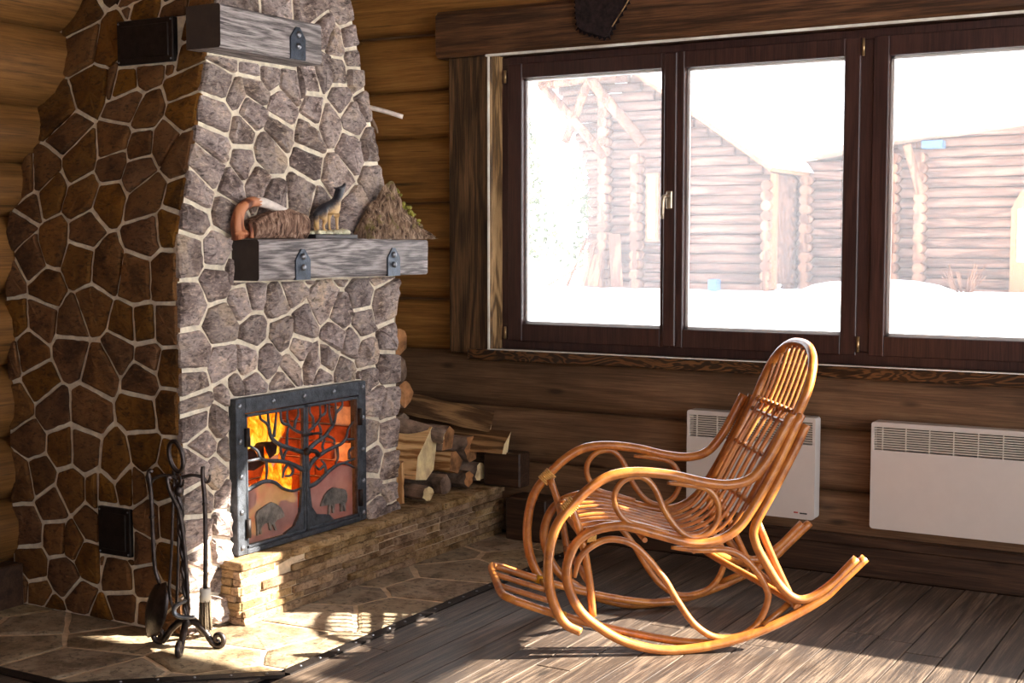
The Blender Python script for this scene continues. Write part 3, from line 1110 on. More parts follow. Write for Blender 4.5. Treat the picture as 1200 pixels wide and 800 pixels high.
R_SEEDS = [[3.868,2.315],[4.12,2.311],[4.318,2.341],[4.509,2.347],[3.77,2.073],[3.747,1.985],[3.823,1.937],[3.918,1.972],[3.922,2.057],[4.005,2.048],[4.157,2.017],[4.079,1.903],[3.887,1.892],[4.276,1.93],[4.271,2.044],[4.344,2.077],[4.44,2.213],[4.445,2.088],[4.55,2.239],[4.565,2.161],[4.571,2.075],[4.453,1.99],[4.613,1.981],[4.529,1.911],[3.726,1.853],[3.834,1.811],[4.055,1.832],[4.229,1.806],[4.369,1.882],[4.496,1.778],[4.647,1.798],[3.701,1.741],[3.837,1.688],[3.981,1.727],[4.212,1.723],[4.4,1.654],[4.657,1.659],[3.657,1.659],[3.756,1.601],[3.907,1.624],[3.985,1.575],[4.164,1.585],[3.592,1.568],[3.722,1.507],[4.489,1.527],[4.288,1.528],[4.301,2.426],[4.521,2.462],[4.096,2.403],[4.376,2.25],[3.533,1.356],[3.536,1.18],[3.66,1.365],[3.65,1.251],[3.563,1.484],[3.676,1.104],[3.796,1.185],[3.866,1.209],[3.992,1.178],[4.083,1.223],[4.28,1.156],[4.153,1.068],[3.862,1.063],[4.022,1.043],[4.129,0.982],[4.35,1.018],[4.391,1.095],[4.528,1.065],[4.52,1.176],[4.697,1.122],[4.46,0.982],[4.555,0.924],[4.725,0.977],[4.714,0.87],[3.545,1.002],[3.687,0.951],[3.829,0.956],[3.931,0.943],[4.069,0.908],[4.205,0.921],[4.305,0.923],[4.271,0.855],[4.412,0.86],[4.564,0.817],[3.542,0.889],[3.729,0.856],[3.858,0.859],[4.018,0.85],[3.776,1.293],[4.161,1.319],[4.409,1.316],[4.639,1.313],[3.915,1.322],[3.551,0.832],[3.718,0.847],[3.659,0.743],[3.56,0.755],[3.591,0.681],[3.713,0.642],[3.534,0.589],[3.643,0.557],[3.698,0.47],[3.564,0.476],[3.684,0.361],[3.55,0.354],[3.659,0.27],[3.57,0.257],[3.535,0.186],[3.623,0.167],[3.522,0.095],[3.598,0.077],[3.541,-0.019],[3.529,-0.086],[4.604,0.717],[4.715,0.691],[4.578,0.596],[4.726,0.578],[4.613,0.467],[4.725,0.421],[4.587,0.346],[4.723,0.309],[4.623,0.259],[4.735,0.224]]
L_SEEDS = [[-4.125,2.288],[-3.839,2.33],[-3.829,2.295],[-3.6,2.258],[-3.587,2.176],[-4.083,2.157],[-3.954,2.172],[-4.011,1.968],[-4.126,1.891],[-3.805,1.997],[-3.546,2.068],[-3.518,1.971],[-3.717,2.032],[-3.778,1.906],[-3.489,1.868],[-3.669,1.869],[-4.068,1.822],[-3.804,1.763],[-3.961,1.704],[-3.552,1.762],[-3.663,1.742],[-3.786,1.683],[-4.153,1.653],[-3.65,1.664],[-3.455,1.712],[-4.237,1.622],[-3.777,1.549],[-3.905,1.567],[-3.575,1.554],[-3.417,1.544],[-4.18,1.523],[-4.092,1.578],[-4.205,1.458],[-3.853,1.441],[-3.547,1.424],[-3.436,1.469],[-4.128,1.346],[-4.021,1.394],[-3.876,1.331],[-3.733,1.309],[-3.585,1.273],[-3.45,1.274],[-4.263,1.247],[-4.051,1.218],[-3.804,1.145],[-4.244,1.117],[-3.654,1.087],[-3.548,1.091],[-3.444,1.094],[-4.078,1.122],[-3.918,1.095],[-4.327,2.098],[-4.349,2.308],[-4.284,2.407],[-4.02,2.398],[-3.629,2.359],[-4.154,0.974],[-4.275,0.952],[-3.921,0.999],[-3.778,0.943],[-3.678,1.017],[-4.111,0.87],[-4.222,0.774],[-4.044,0.761],[-3.564,0.907],[-3.53,0.992],[-3.431,0.959],[-3.839,0.766],[-3.577,0.79],[-4.155,0.647],[-4.003,0.634],[-3.866,0.637],[-3.707,0.61],[-3.56,0.645],[-3.435,0.807],[-4.112,0.519],[-3.436,0.609],[-4.221,0.493],[-3.951,0.469],[-4.046,0.403],[-3.624,0.515],[-3.793,0.468],[-4.192,0.297],[-3.49,0.543],[-3.556,0.405],[-4.027,0.282],[-3.942,0.275],[-3.853,0.35],[-3.868,0.227],[-3.592,0.284],[-3.441,0.409],[-4.173,0.166],[-3.997,0.146],[-3.703,0.175],[-3.563,0.178],[-3.456,0.253],[-4.142,0.036],[-3.908,0.052],[-3.685,0.058],[-3.491,0.109],[-4.263,0.054],[-4.073,-0.021],[-3.808,-0.007],[-3.556,0.037],[-3.43,0.04]]
BEAM1 = (3.52, 4.185, 2.075, 2.24)
BEAM2 = (3.745, 4.90, 1.255, 1.405)
DOOR = (3.715, 4.525, 0.20, 0.822)
outl = [(FY - 0.012, 0), (4.788, 0), (4.788, 1.30), (ry(ZTOP), ZTOP), (ly(ZTOP) - 0.012, ZTOP), (ly(Z0L) - 0.012, Z0L)]
nr = Vector((1, 0, SX)).normalized()
for c0 in cells(R_SEEDS, outl):
    if not c0: continue
    for c in cut_rects(c0, (DOOR, BEAM1, BEAM2)):
        mz = sum(b for a, b in c) / len(c)
        mb = stone_mb(c, lambda a, b: (rx(b), a, b), (1, 0, SX if mz > Z0L else 0), joint=0.014, h=0.016, tilt=0.14, rough=0.006, step=0.028)
        if mb: obj('stone', mb, M['stone_right'], fire, center=True)
VENTS = ([-3.868,-3.583,2.058,2.22], (-3.796, -3.632, 0.254, 0.430))
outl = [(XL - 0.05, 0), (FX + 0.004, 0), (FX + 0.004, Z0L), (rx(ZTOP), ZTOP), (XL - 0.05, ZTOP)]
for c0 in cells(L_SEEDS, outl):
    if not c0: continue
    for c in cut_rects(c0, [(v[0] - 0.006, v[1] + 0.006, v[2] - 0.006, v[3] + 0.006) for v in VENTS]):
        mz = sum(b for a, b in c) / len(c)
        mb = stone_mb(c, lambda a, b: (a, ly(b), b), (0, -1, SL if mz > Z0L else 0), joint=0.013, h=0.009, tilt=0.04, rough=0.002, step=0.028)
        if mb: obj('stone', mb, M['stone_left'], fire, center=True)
# two dark clean-out covers on the side
for (a, b, c, d) in VENTS:
    v = MB()
    zc = (c + d) / 2
    yv = ly(c) - 0.004
    v.box(a, b, yv - 0.008, yv + 0.02, c, d, bevel=0.003)
    v.box(a + 0.02, b - 0.02, yv - 0.012, yv, c + 0.02, d - 0.02, bevel=0.003)
    vo = obj('vent_cover', v, M['iron_dark'], fire, center=True)
    for (u, w) in ((a + 0.01, c + 0.01), (b - 0.01, c + 0.01), (a + 0.01, d - 0.01), (b - 0.01, d - 0.01)):
        s = MB()
        s.sphere((u, yv - 0.008, w), 0.004, 8, 4)
        obj('screw', s, M['iron_light'], vo)
    if zc > Z0L:
        pass
# fire bricks inside
bk = MB()
bk.box(-0.012, 0.012, -0.092, 0.092, -0.035, 0.035, bevel=0.004)
bk_me = bk.mesh('fire_brick', M['brick'])
bs = MB()
bs.box(-0.092, 0.092, -0.012, 0.012, -0.035, 0.035, bevel=0.004)
bs_me = bs.mesh('fire_brick', M['brick'])
fo = wloc(fire)
for row in range(7):
    z = OZ0 + 0.04 + row * 0.0765
    sh = 0.094 if row % 2 else 0.0
    for k in range(5):
        y = OY0 + sh + k * 0.188
        if y < OY0 + 0.03 or y > OY1 - 0.03: continue
        link('fire_brick', bk_me, fire, Vector((BX + 0.014 + random.uniform(0, 0.006), y, z)) - fo)
    for yy in (OY0 + 0.012, OY1 - 0.012):
        for k in range(3):
            x = BX + 0.115 + k * 0.188 - (0.094 if row % 2 else 0)
            if x > FX - 0.075: continue
            link('fire_brick', bs_me, fire, Vector((x, yy + random.uniform(-0.003, 0.003), z)) - fo)

# raised hearth ledge of thin stacked stone
ledge = thing('hearth_ledge', (-3.34, 4.6, 0), 'low raised hearth ledge of thin stacked tan stone slabs below the fire', 'hearth')
LZ = 0.232
core = MB()
core.box(-3.392, -3.292, 3.68, 5.515, 0.0, LZ - 0.014)
core.box(XL - 0.0, -3.392, 4.80, 5.53, 0.0, LZ - 0.014)
obj('ledge_core', core, M['flag_mortar'], ledge)
rl = random.Random(5)
z = 0.0
hs = [0.030, 0.026, 0.031, 0.024, 0.033, 0.027, 0.030]
for ci, h in enumerate(hs):
    y = 3.662
    while y < 5.50:
        L = rl.uniform(0.09, 0.30)
        y1 = min(y + L, 5.515)
        if 5.515 - y1 < 0.06: y1 = 5.515
        xo = -3.279 + rl.uniform(-0.008, 0.009) - 0.004 * ci * 0.3
        s = MB()
        s.box(-3.33, xo, y + 0.0012, y1 - 0.0012, z + 0.001, z + h - 0.001, bevel=0.0035, jit=0.0016)
        obj('stone_slab', s, M['ledge'], ledge, center=True)
        y = y1
    xs = [-3.392, -3.392 + rl.uniform(0.04, 0.085), -3.29]
    for a, b in zip(xs, xs[1:]):
        s = MB()
        s.box(a + 0.001, b - 0.001, 3.660 + rl.uniform(-0.009, 0.006), 3.70, z + 0.001, z + h - 0.001, bevel=0.003, jit=0.0015)
        obj('stone_slab', s, M['ledge'], ledge, center=True)
    z += h
y = 3.658
while y < 5.50:
    L = rl.uniform(0.14, 0.34)
    y1 = min(y + L, 5.515)
    if 5.515 - y1 < 0.08: y1 = 5.515
    s = MB()
    xb = -3.392 if y1 < 4.82 else -3.62
    s.box(xb, -3.276 + rl.uniform(-0.010, 0.012), y + 0.001, y1 - 0.001, 0.202, LZ + rl.uniform(-0.002, 0.004), bevel=0.004, jit=0.002)
    obj('cap_stone', s, M['ledge'], ledge, center=True)
    y = y1
ct = MB()
ct.box(XL + 0.02, -3.62, 4.80, 5.52, 0.205, LZ, bevel=0.004)
obj('cap_stone', ct, M['ledge'], ledge, center=True)

# ------------------------------------------------------------------ wrought iron fire doors
IRON_L = [[[4.115,0.573],[4.038,0.599],[3.97,0.625],[3.926,0.658],[3.912,0.699],[3.898,0.715],[3.869,0.733],[3.862,0.753]],[[3.941,0.656],[3.949,0.695],[3.958,0.75]],[[3.912,0.704],[3.909,0.751]],[[4.117,0.649],[4.07,0.665],[4.032,0.69],[4.021,0.721],[4.022,0.751]],[[4.024,0.693],[3.994,0.704],[3.983,0.725],[3.984,0.751]],[[4.062,0.676],[4.071,0.705],[4.087,0.724],[4.087,0.75]],[[4.015,0.614],[4.02,0.661],[4.028,0.685]],[[4.114,0.502],[4.06,0.53],[3.991,0.555],[3.917,0.568],[3.866,0.583],[3.845,0.615],[3.817,0.633],[3.785,0.649]],[[3.859,0.584],[3.816,0.584],[3.78,0.585]],[[3.991,0.56],[4.007,0.588],[4.026,0.598]],[[3.992,0.565],[3.981,0.597],[3.981,0.619]],[[3.799,0.643],[3.8,0.674],[3.786,0.685]],[[3.778,0.475],[3.828,0.486],[3.886,0.494],[3.945,0.48],[3.989,0.451],[4.05,0.431],[4.113,0.436]],[[4.021,0.541],[3.998,0.519],[3.99,0.491]],[[3.895,0.569],[3.898,0.534],[3.893,0.498]],[[4.029,0.54],[4.052,0.512],[4.036,0.494],[4.005,0.496]]]
IRON_R = [[[4.132,0.647],[4.181,0.667],[4.222,0.698],[4.222,0.752]],[[4.177,0.67],[4.177,0.703],[4.158,0.726],[4.158,0.751]],[[4.222,0.703],[4.255,0.715],[4.259,0.751]],[[4.131,0.571],[4.187,0.599],[4.245,0.618],[4.278,0.64],[4.312,0.667],[4.325,0.707],[4.322,0.752]],[[4.299,0.663],[4.283,0.707],[4.28,0.751]],[[4.325,0.707],[4.364,0.729],[4.368,0.753]],[[4.224,0.615],[4.225,0.651],[4.213,0.673]],[[4.27,0.62],[4.311,0.599],[4.311,0.578]],[[4.138,0.499],[4.178,0.534],[4.244,0.556],[4.31,0.568],[4.361,0.577],[4.392,0.599],[4.405,0.63],[4.44,0.657]],[[4.391,0.589],[4.413,0.587],[4.448,0.584]],[[4.244,0.556],[4.236,0.583],[4.253,0.607]],[[4.331,0.565],[4.335,0.522],[4.318,0.499]],[[4.133,0.433],[4.193,0.439],[4.267,0.472],[4.326,0.492],[4.377,0.495],[4.447,0.502]],[[4.255,0.469],[4.251,0.503],[4.227,0.527]],[[4.243,0.501],[4.214,0.492],[4.19,0.509]],[[4.412,0.506],[4.412,0.538],[4.439,0.551]],[[4.377,0.495],[4.411,0.482],[4.446,0.464]]]
BOAR_L = [[4.001,0.339],[3.995,0.357],[3.98,0.377],[3.951,0.397],[3.928,0.407],[3.906,0.403],[3.877,0.395],[3.847,0.386],[3.836,0.368],[3.839,0.348],[3.842,0.318],[3.842,0.293],[3.849,0.291],[3.853,0.314],[3.86,0.295],[3.867,0.294],[3.865,0.319],[3.883,0.331],[3.906,0.332],[3.915,0.3],[3.925,0.298],[3.922,0.32],[3.93,0.321],[3.945,0.294],[3.954,0.295],[3.942,0.324],[3.957,0.333],[3.979,0.335]]
BOAR_R = [[4.226,0.339],[4.229,0.35],[4.249,0.378],[4.274,0.395],[4.308,0.403],[4.35,0.393],[4.388,0.382],[4.401,0.359],[4.397,0.333],[4.385,0.324],[4.389,0.291],[4.379,0.293],[4.372,0.322],[4.366,0.293],[4.356,0.297],[4.352,0.331],[4.317,0.333],[4.311,0.299],[4.301,0.299],[4.297,0.33],[4.29,0.334],[4.281,0.294],[4.272,0.297],[4.277,0.338],[4.257,0.337]]
PAN_L = [[3.778,0.473],[3.828,0.484],[3.886,0.492],[3.945,0.478],[3.989,0.448],[4.05,0.429],[4.091,0.422],[4.089,0.323],[4.071,0.286],[4.001,0.271],[3.78,0.267]]
PAN_R = [[4.152,0.42],[4.209,0.434],[4.275,0.465],[4.326,0.484],[4.377,0.485],[4.442,0.47],[4.443,0.266],[4.272,0.259],[4.182,0.281],[4.158,0.311]]
screen = thing('fire_door', (-3.36, 4.14, 0.24), 'black iron fireplace doors with cut-out tree branches and two boars', 'fireplace door')
fr = MB()
X0, X1 = -3.40, -3.352
for (a, b, c, d) in ((3.722, 3.772, 0.238, 0.822), (4.468, 4.516, 0.238, 0.822), (3.772, 4.468, 0.765, 0.822), (3.772, 4.468, 0.236, 0.256)):
    fr.box(X0, X1, a, b, c, d, bevel=0.003)
dframe = obj('frame', fr, M['iron'], screen)
rv = MB()
rv.sphere((0, 0, 0), 0.0105, 10, 5, sc=(0.7, 1, 1))
rv_me = rv.mesh('rivet', M['iron_light'])
so = wloc(screen)
for (y, z) in ((3.738, 0.796), (3.927, 0.796), (4.112, 0.797), (4.298, 0.797), (4.491, 0.797), (4.491, 0.67), (4.49, 0.536), (3.740, 0.665), (3.741, 0.533), (4.493, 0.405), (3.742, 0.40), (3.744, 0.267), (4.492, 0.27)):
    link('rivet', rv_me, dframe, Vector((X1 + 0.001, y, z)) - so)
XD = -3.363


def iron_branch(mb, pts, first):
    n = len(pts)
    r0 = 0.0105 if first else 0.0068
    R = [r0 - (r0 - 0.0042) * i / (n - 1) for i in range(n)]
    mb.tube([(XD, y, z) for y, z in pts], R, 8, sub=5, flat=1.0)


for side, irons, pan, boar, ya, yb in (('L', IRON_L, PAN_L, BOAR_L, 3.774, 4.122), ('R', IRON_R, PAN_R, BOAR_R, 4.126, 4.466)):
    lf = MB()
    w = 0.010
    lf.box(XD - 0.008, XD + 0.010, ya, ya + (w if side == 'L' else 0.013), 0.258, 0.762, bevel=0.002)
    lf.box(XD - 0.008, XD + 0.010, yb - (0.013 if side == 'L' else w), yb, 0.258, 0.762, bevel=0.002)
    lf.box(XD - 0.008, XD + 0.010, ya, yb, 0.750, 0.762, bevel=0.002)
    lf.box(XD - 0.008, XD + 0.010, ya, yb, 0.258, 0.270, bevel=0.002)
    leaf = obj('door_leaf', lf, M['iron'], screen)
    tr = MB()
    for i, b in enumerate(irons):
        iron_branch(tr, b, len(b) > 5)
    if side == 'L':
        tr.prism([(4.122, 0.62), (4.108, 0.60), (4.100, 0.52), (4.098, 0.42), (4.088, 0.34), (4.05, 0.292), (3.99, 0.272), (4.122, 0.262)], 'X', XD - 0.006, XD + 0.006)
    else:
        tr.prism([(4.126, 0.62), (4.140, 0.60), (4.146, 0.52), (4.150, 0.42), (4.160, 0.35), (4.19, 0.315), (4.27, 0.300), (4.30, 0.275), (4.126, 0.262)], 'X', XD - 0.006, XD + 0.006)
    obj('tree_ironwork', tr, M['iron'], leaf)
    pm = MB()
    pm.prism(pan, 'X', XD - 0.012, XD - 0.009)
    obj('pink_reflection_glass', pm, M['floor_reflection'], leaf)
    bo = MB()
    bo.prism(boar, 'X', XD - 0.010, XD - 0.001)
    for i in range(0, len(boar)):
        pass
    obj('boar_relief', bo, M['boar'], leaf)
for (y, z) in ((3.772, 0.677), (4.466, 0.677), (3.772, 0.336), (4.466, 0.338)):
    h = MB()
    h.tube([(-3.347, y, z - 0.035), (-3.347, y, z + 0.035)], 0.011, 8)
    obj('hinge', h, M['iron_dark'], screen)
la = MB()
la.box(-3.356, -3.344, 4.095, 4.155, 0.638, 0.650, bevel=0.002)
la.tube([(-3.345, 4.15, 0.644), (-3.335, 4.175, 0.644), (-3.335, 4.195, 0.640)], 0.005, 8)
la.sphere((-3.345, 4.118, 0.578), 0.016, 10, 6)
la.tube([(-3.345, 4.12, 0.580), (-3.33, 4.15, 0.575), (-3.332, 4.170, 0.558)], [0.008, 0.009, 0.011], 8)
obj('latch', la, M['iron_dark'], screen)

# ------------------------------------------------------------------ fire
fy = thing('log_fire', (-3.62, 3.98, 0.25), 'bright orange log fire burning behind the iron doors', 'fire')


def burn_log(a, b, r, m=None):
    mb = MB()
    A, B = Vector(a), Vector(b)
    pts = [A.lerp(B, t / 5) + Vector((random.uniform(-.006, .006), random.uniform(-.006, .006), random.uniform(-.006, .006))) for t in range(6)]
    mb.tube(pts, [r * random.uniform(0.85, 1.1) for _ in pts], 9, sub=2)
    obj('charred_log', mb, m or M['char'], fy)


burn_log((-3.47, 3.93, 0.560), (-3.56, 4.13, 0.570), 0.043)
burn_log((-3.42, 3.84, 0.430), (-3.66, 4.04, 0.455), 0.046)
burn_log((-3.44, 3.90, 0.370), (-3.70, 4.00, 0.380), 0.046)
burn_log((-3.66, 3.86, 0.31), (-3.60, 4.30, 0.30), 0.050)
burn_log((-3.50, 3.86, 0.30), (-3.48, 4.22, 0.29), 0.042)
eb = MB()
for _ in range(40):
    c = (random.uniform(-3.74, -3.44), random.uniform(3.80, 4.40), 0.262 + random.uniform(0, 0.01))
    eb.sphere(c, random.uniform(0.012, 0.024), 7, 4, sc=(1, 1, 0.7))
obj('embers', eb, M['ember'], fy)['kind'] = 'stuff'


def flame(x, y, z, h, r, lean=(0, 0), tw=0.0):
    mb = MB()
    n, m = 12, 14
    vs, fs = [], []
    ph = random.uniform(0, 6)
    for i in range(m + 1):
        t = i / m
        prof = (math.sin(PI * min(1, t * 0.9 + 0.12)) ** 0.8) * (1 - t) ** 0.55 * 1.35
        cx = x + lean[0] * t * t + 0.015 * math.sin(ph + t * 5)
        cy = y + lean[1] * t * t + 0.02 * math.sin(ph * 1.7 + t * 6)
        for k in range(n):
            a = 2 * PI * k / n + tw * t
            rr = r * prof * (1 + 0.32 * math.sin(3 * a + ph + t * 4) + 0.12 * math.sin(5 * a - t * 9))
            vs.append((cx + rr * math.cos(a) * 0.6, cy + rr * math.sin(a), z + h * t + 0.02 * t * math.sin(2 * a + ph)))
    for i in range(m):
        for k in range(n):
            fs.append((i * n + k, i * n + (k + 1) % n, (i + 1) * n + (k + 1) % n, (i + 1) * n + k))
    mb.add(vs, fs, 0, True)
    obj('flame', mb, M['flame'], fy, center=True)


for f in ((-3.58, 4.09, 0.56, 0.27, 0.066, (0, 0.02)), (-3.62, 4.15, 0.56, 0.25, 0.060, (0, 0.03)), (-3.60, 4.20, 0.55, 0.22, 0.050, (0, 0.02)), (-3.66, 4.24, 0.52, 0.18, 0.045, (0, 0.02)),
          (-3.43, 3.955, 0.34, 0.25, 0.034, (0, 0.02)), (-3.43, 4.01, 0.36, 0.20, 0.036, (0, 0.03)), (-3.46, 4.08, 0.38, 0.16, 0.040, (0, 0.03)), (-3.48, 4.14, 0.37, 0.13, 0.036, (0, 0.0)),
          (-3.60, 4.27, 0.31, 0.14, 0.040, (0, 0.03)), (-3.43, 3.91, 0.28, 0.20, 0.030, (0, 0.01)), (-3.64, 4.32, 0.30, 0.12, 0.04, (0, 0.0))):
    flame(*f)
fl_d = bpy.data.lights.new('fire_glow', 'POINT')
fl_d.energy = 15
fl_d.color = (1.0, 0.22, 0.03)
fl_d.shadow_soft_size = 0.08
fl = link('fire_glow', fl_d, fy, (0.02, 0.02, 0.22))

# ------------------------------------------------------------------ mantel beams


def beam(name, label, y0, y1, z0, z1, xb, xf, brs, flip):
    t = thing(name, (xb, (y0 + y1) / 2, z0), label, 'mantel beam')
    mb = MB()
    n = 26
    vs, fs, mi = [], [], []
    ring = 8
    for i in range(n + 1):
        y = y0 + (y1 - y0) * i / n
        a = mnoise.noise(Vector((y * 3, 1.1, z0))) * 0.005
        b = mnoise.noise(Vector((y * 3, 5.1, z0))) * 0.005
        c = mnoise.noise(Vector((y * 2, 9.1, z0))) * 0.004
        for (x, z) in ((xb, z0 + a), (xf - 0.008, z0 + a), (xf + c, z0 + 0.008 + a), (xf + c * 0.5, (z0 + z1) / 2), (xf - c, z1 - 0.008 + b), (xf - 0.008, z1 + b), (xb, z1 + b), (xb, (z0 + z1) / 2)):
            vs.append((x, y, z))
    for i in range(n):
        for k in range(ring):
            fs.append((i * ring + k, i * ring + (k + 1) % ring, (i + 1) * ring + (k + 1) % ring, (i + 1) * ring + k))
    mb.add(vs, fs, 0)
    o = len(mb.v) - len(vs)
    for f in (tuple(o + k for k in range(ring)), tuple(o + n * ring + k for k in range(ring))):
        mb.f.append(f); mb.mi.append(1); mb.sm.append(False)
    obj('timber', mb, [M['mantel'], M['mantel_end']], t)
    for (yc, zb, zt) in brs:
        b = MB()
        w = 0.043
        b.prism([(yc - w, zb), (yc + w, zb), (yc + w, zt - 0.04), (yc + 0.010, zt), (yc - 0.010, zt), (yc - w, zt - 0.04)], 'X', xf - 0.002, xf + 0.007)
        b.box(xb + 0.02, xf + 0.006, yc - w, yc + w, zb - 0.006, zb + 0.001)
        bo = obj('bracket', b, M['strap'], t)
        for zz in (zt - 0.028, (zb + zt) / 2 - 0.014):
            s = MB()
            s.sphere((xf + 0.007, yc, zz), 0.013, 10, 6, sc=(0.8, 1, 1))
            obj('bolt', s, M['iron_light'], bo)
    return t


beam('mantel_beam', 'long weathered grey timber mantel with two iron straps holding the wolf figurine', 3.752, 4.845, 1.258, 1.410, -3.42, -3.26, ((3.995, 1.262, 1.372), (4.585, 1.264, 1.374)), False)
beam('mantel_beam', 'short grey timber beam set in the upper stonework with one iron strap', 3.612, 4.176, 2.080, 2.232, -3.462, -3.30, ((4.03, 2.090, 2.205),), False)

# ------------------------------------------------------------------ things on the mantel
MZ = 1.411
rt = thing('bark_log_with_root', (-3.33, 3.92, MZ), 'brown bark log with a curled pale-tipped root on the left of the mantel', 'driftwood')
lm = MB()
vs, fs = [], []
n, m = 14, 12
for i in range(m + 1):
    t = i / m
    y = 3.775 + (4.078 - 3.775) * t
    hgt = 0.062 + 0.052 * math.sin(PI * 0.5 * min(1, t * 1.35)) - 0.02 * max(0, t - 0.75) * 4
    for k in range(n):
        a = 2 * PI * k / n
        jr = 1 + 0.16 * mnoise.noise(Vector((t * 14, math.cos(a) * 3, math.sin(a) * 3)))
        vs.append((-3.330 + 0.047 * math.cos(a) * jr, y, MZ + max(0.0, hgt * min(1.0, 0.5 + 0.62 * math.sin(a) * jr))))
for i in range(m):
    for k in range(n):
        fs.append((i * n + k, i * n + (k + 1) % n, (i + 1) * n + (k + 1) % n, (i + 1) * n + k))
fs += [tuple(range(n)), tuple(range(m * n, m * n + n))]
lm.add(vs, fs, 0, False)
obj('bark_log', lm, M['lump_bark'], rt)
ro = MB()
ro.tube([(-3.335, 3.735, MZ + 0.002), (-3.335, 3.722, MZ + 0.05), (-3.33, 3.735, MZ + 0.105), (-3.325, 3.78, MZ + 0.132), (-3.325, 3.83, MZ + 0.134)], [0.031, 0.025, 0.022, 0.020, 0.018], 10, sub=6)
ro.sphere((-3.33, 3.735, MZ + 0.018), 0.030, 10, 6, sc=(1, 1.2, 0.6))
ro.tube([(-3.315, 3.775, MZ + 0.004), (-3.312, 3.772, MZ + 0.03), (-3.315, 3.765, MZ + 0.055)], [0.012, 0.009, 0.005], 8)
obj('root', ro, M['root'], rt)
rp2 = MB()
rp2.tube([(-3.325, 3.80, MZ + 0.135), (-3.325, 3.86, MZ + 0.132), (-3.32, 3.93, MZ + 0.113), (-3.318, 3.99, MZ + 0.098), (-3.318, 4.035, MZ + 0.084)], [0.018, 0.019, 0.017, 0.012, 0.004], 10, sub=5)
rp2.tube([(-3.32, 3.93, MZ + 0.113), (-3.325, 3.985, MZ + 0.110), (-3.33, 4.02, MZ + 0.093)], [0.009, 0.006, 0.003], 8, sub=4)
obj('root_tip', rp2, M['root_pale'], rt)['label'] = 'bleached whitish end of the curled root'

# howling wolf figurine
wf_t = thing('wolf_figurine', (-3.325, 4.24, MZ), 'small painted howling wolf figurine on a rocky plinth in the middle of the mantel', 'figurine')
wb = MB()
wb.box(-3.368, -3.280, 4.108, 4.374, MZ, MZ + 0.018, bevel=0.003)
obj('plinth', wb, M['statue_base'], wf_t)
wr = MB()
for _ in range(60):
    u = random.random()
    wr.sphere((-3.325 + random.uniform(-0.030, 0.030), 4.125 + 0.232 * u, MZ + 0.020 + 0.014 * u * random.random()), random.uniform(0.007, 0.016), 6, 4, sc=(1, 1.3, 0.9))
obj('rock', wr, M['plaster_rock'], wf_t)
# one continuous skinned body
wv = [  # (x, y, z, radius), in plinth coordinates: y along the mantel towards the head
    (0, -0.055, 0.108, 0.019), (0, -0.030, 0.118, 0.023), (0, 0.000, 0.122, 0.024), (0, 0.030, 0.130, 0.027), (0, 0.052, 0.148, 0.020),
    (0, 0.066, 0.170, 0.0185), (0, 0.080, 0.188, 0.0170), (0, 0.098, 0.206, 0.0090), (0, 0.112, 0.222, 0.0055),
    (0, -0.072, 0.100, 0.010), (0, -0.078, 0.075, 0.012), (0, -0.070, 0.050, 0.009), (0, -0.062, 0.036, 0.004)]
we = [(0, 1), (1, 2), (2, 3), (3, 4), (4, 5), (5, 6), (6, 7), (7, 8), (0, 9), (9, 10), (10, 11), (11, 12)]


def leg(root, pts):
    global wv, we
    prev = root
    for p in pts:
        wv.append(p); we.append((prev, len(wv) - 1)); prev = len(wv) - 1


for sx in (-1, 1):
    d = 0.006 if sx > 0 else -0.008
    leg(0, [(sx * 0.014, -0.052 + d, 0.088, 0.014), (sx * 0.016, -0.044 + d, 0.068, 0.0095), (sx * 0.016, -0.058 + d, 0.052, 0.0058), (sx * 0.016, -0.052 + d, 0.034, 0.0058), (sx * 0.016, -0.043 + d, 0.030, 0.0058)])
    leg(3, [(sx * 0.013, 0.032 + d, 0.100, 0.011), (sx * 0.014, 0.030 + d, 0.075, 0.0072), (sx * 0.014, 0.032 + d, 0.050, 0.0055), (sx * 0.014, 0.034 + d, 0.036, 0.0055), (sx * 0.014, 0.043 + d, 0.033, 0.0055)])
    leg(6, [(sx * 0.009, 0.066, 0.200, 0.0060), (sx * 0.012, 0.052, 0.203, 0.0022)])
wme = bpy.data.meshes.new('wolf')
wme.from_pydata([v[:3] for v in wv], we, [])
wo = link('wolf', wme, wf_t)
wme.materials.append(M['wolf'])
sk = wo.modifiers.new('skin', 'SKIN')
for sv, v in zip(wme.skin_vertices[0].data, wv):
    sv.radius = (v[3], v[3])
wme.skin_vertices[0].data[0].use_root = True
sk.use_smooth_shade = True
sb = wo.modifiers.new('sub', 'SUBSURF')
sb.levels = sb.render_levels = 2

# rough triangular piece of bark
sbk = thing('bark_slab', (-3.33, 4.72, MZ), 'jagged triangular piece of rough mossy bark on the right end of the mantel', 'bark')
prof = [(4.455, 0), (4.462, 0.03), (4.475, 0.075), (4.500, 0.120), (4.535, 0.150), (4.580, 0.165), (4.615, 0.215), (4.650, 0.232), (4.672, 0.247), (4.690, 0.238), (4.705, 0.205), (4.730, 0.165), (4.775, 0.135), (4.82, 0.105), (4.87, 0.075), (4.92, 0.040), (4.985, 0.012), (4.985, 0.0)]
ncol, nrow = 44, 22
vs, fs = [], []


def ph(y):
    for (a, b) in zip(prof, prof[1:]):
        if a[0] <= y <= b[0] and b[0] > a[0]:
            return a[1] + (b[1] - a[1]) * (y - a[0]) / (b[0] - a[0])
    return 0.0


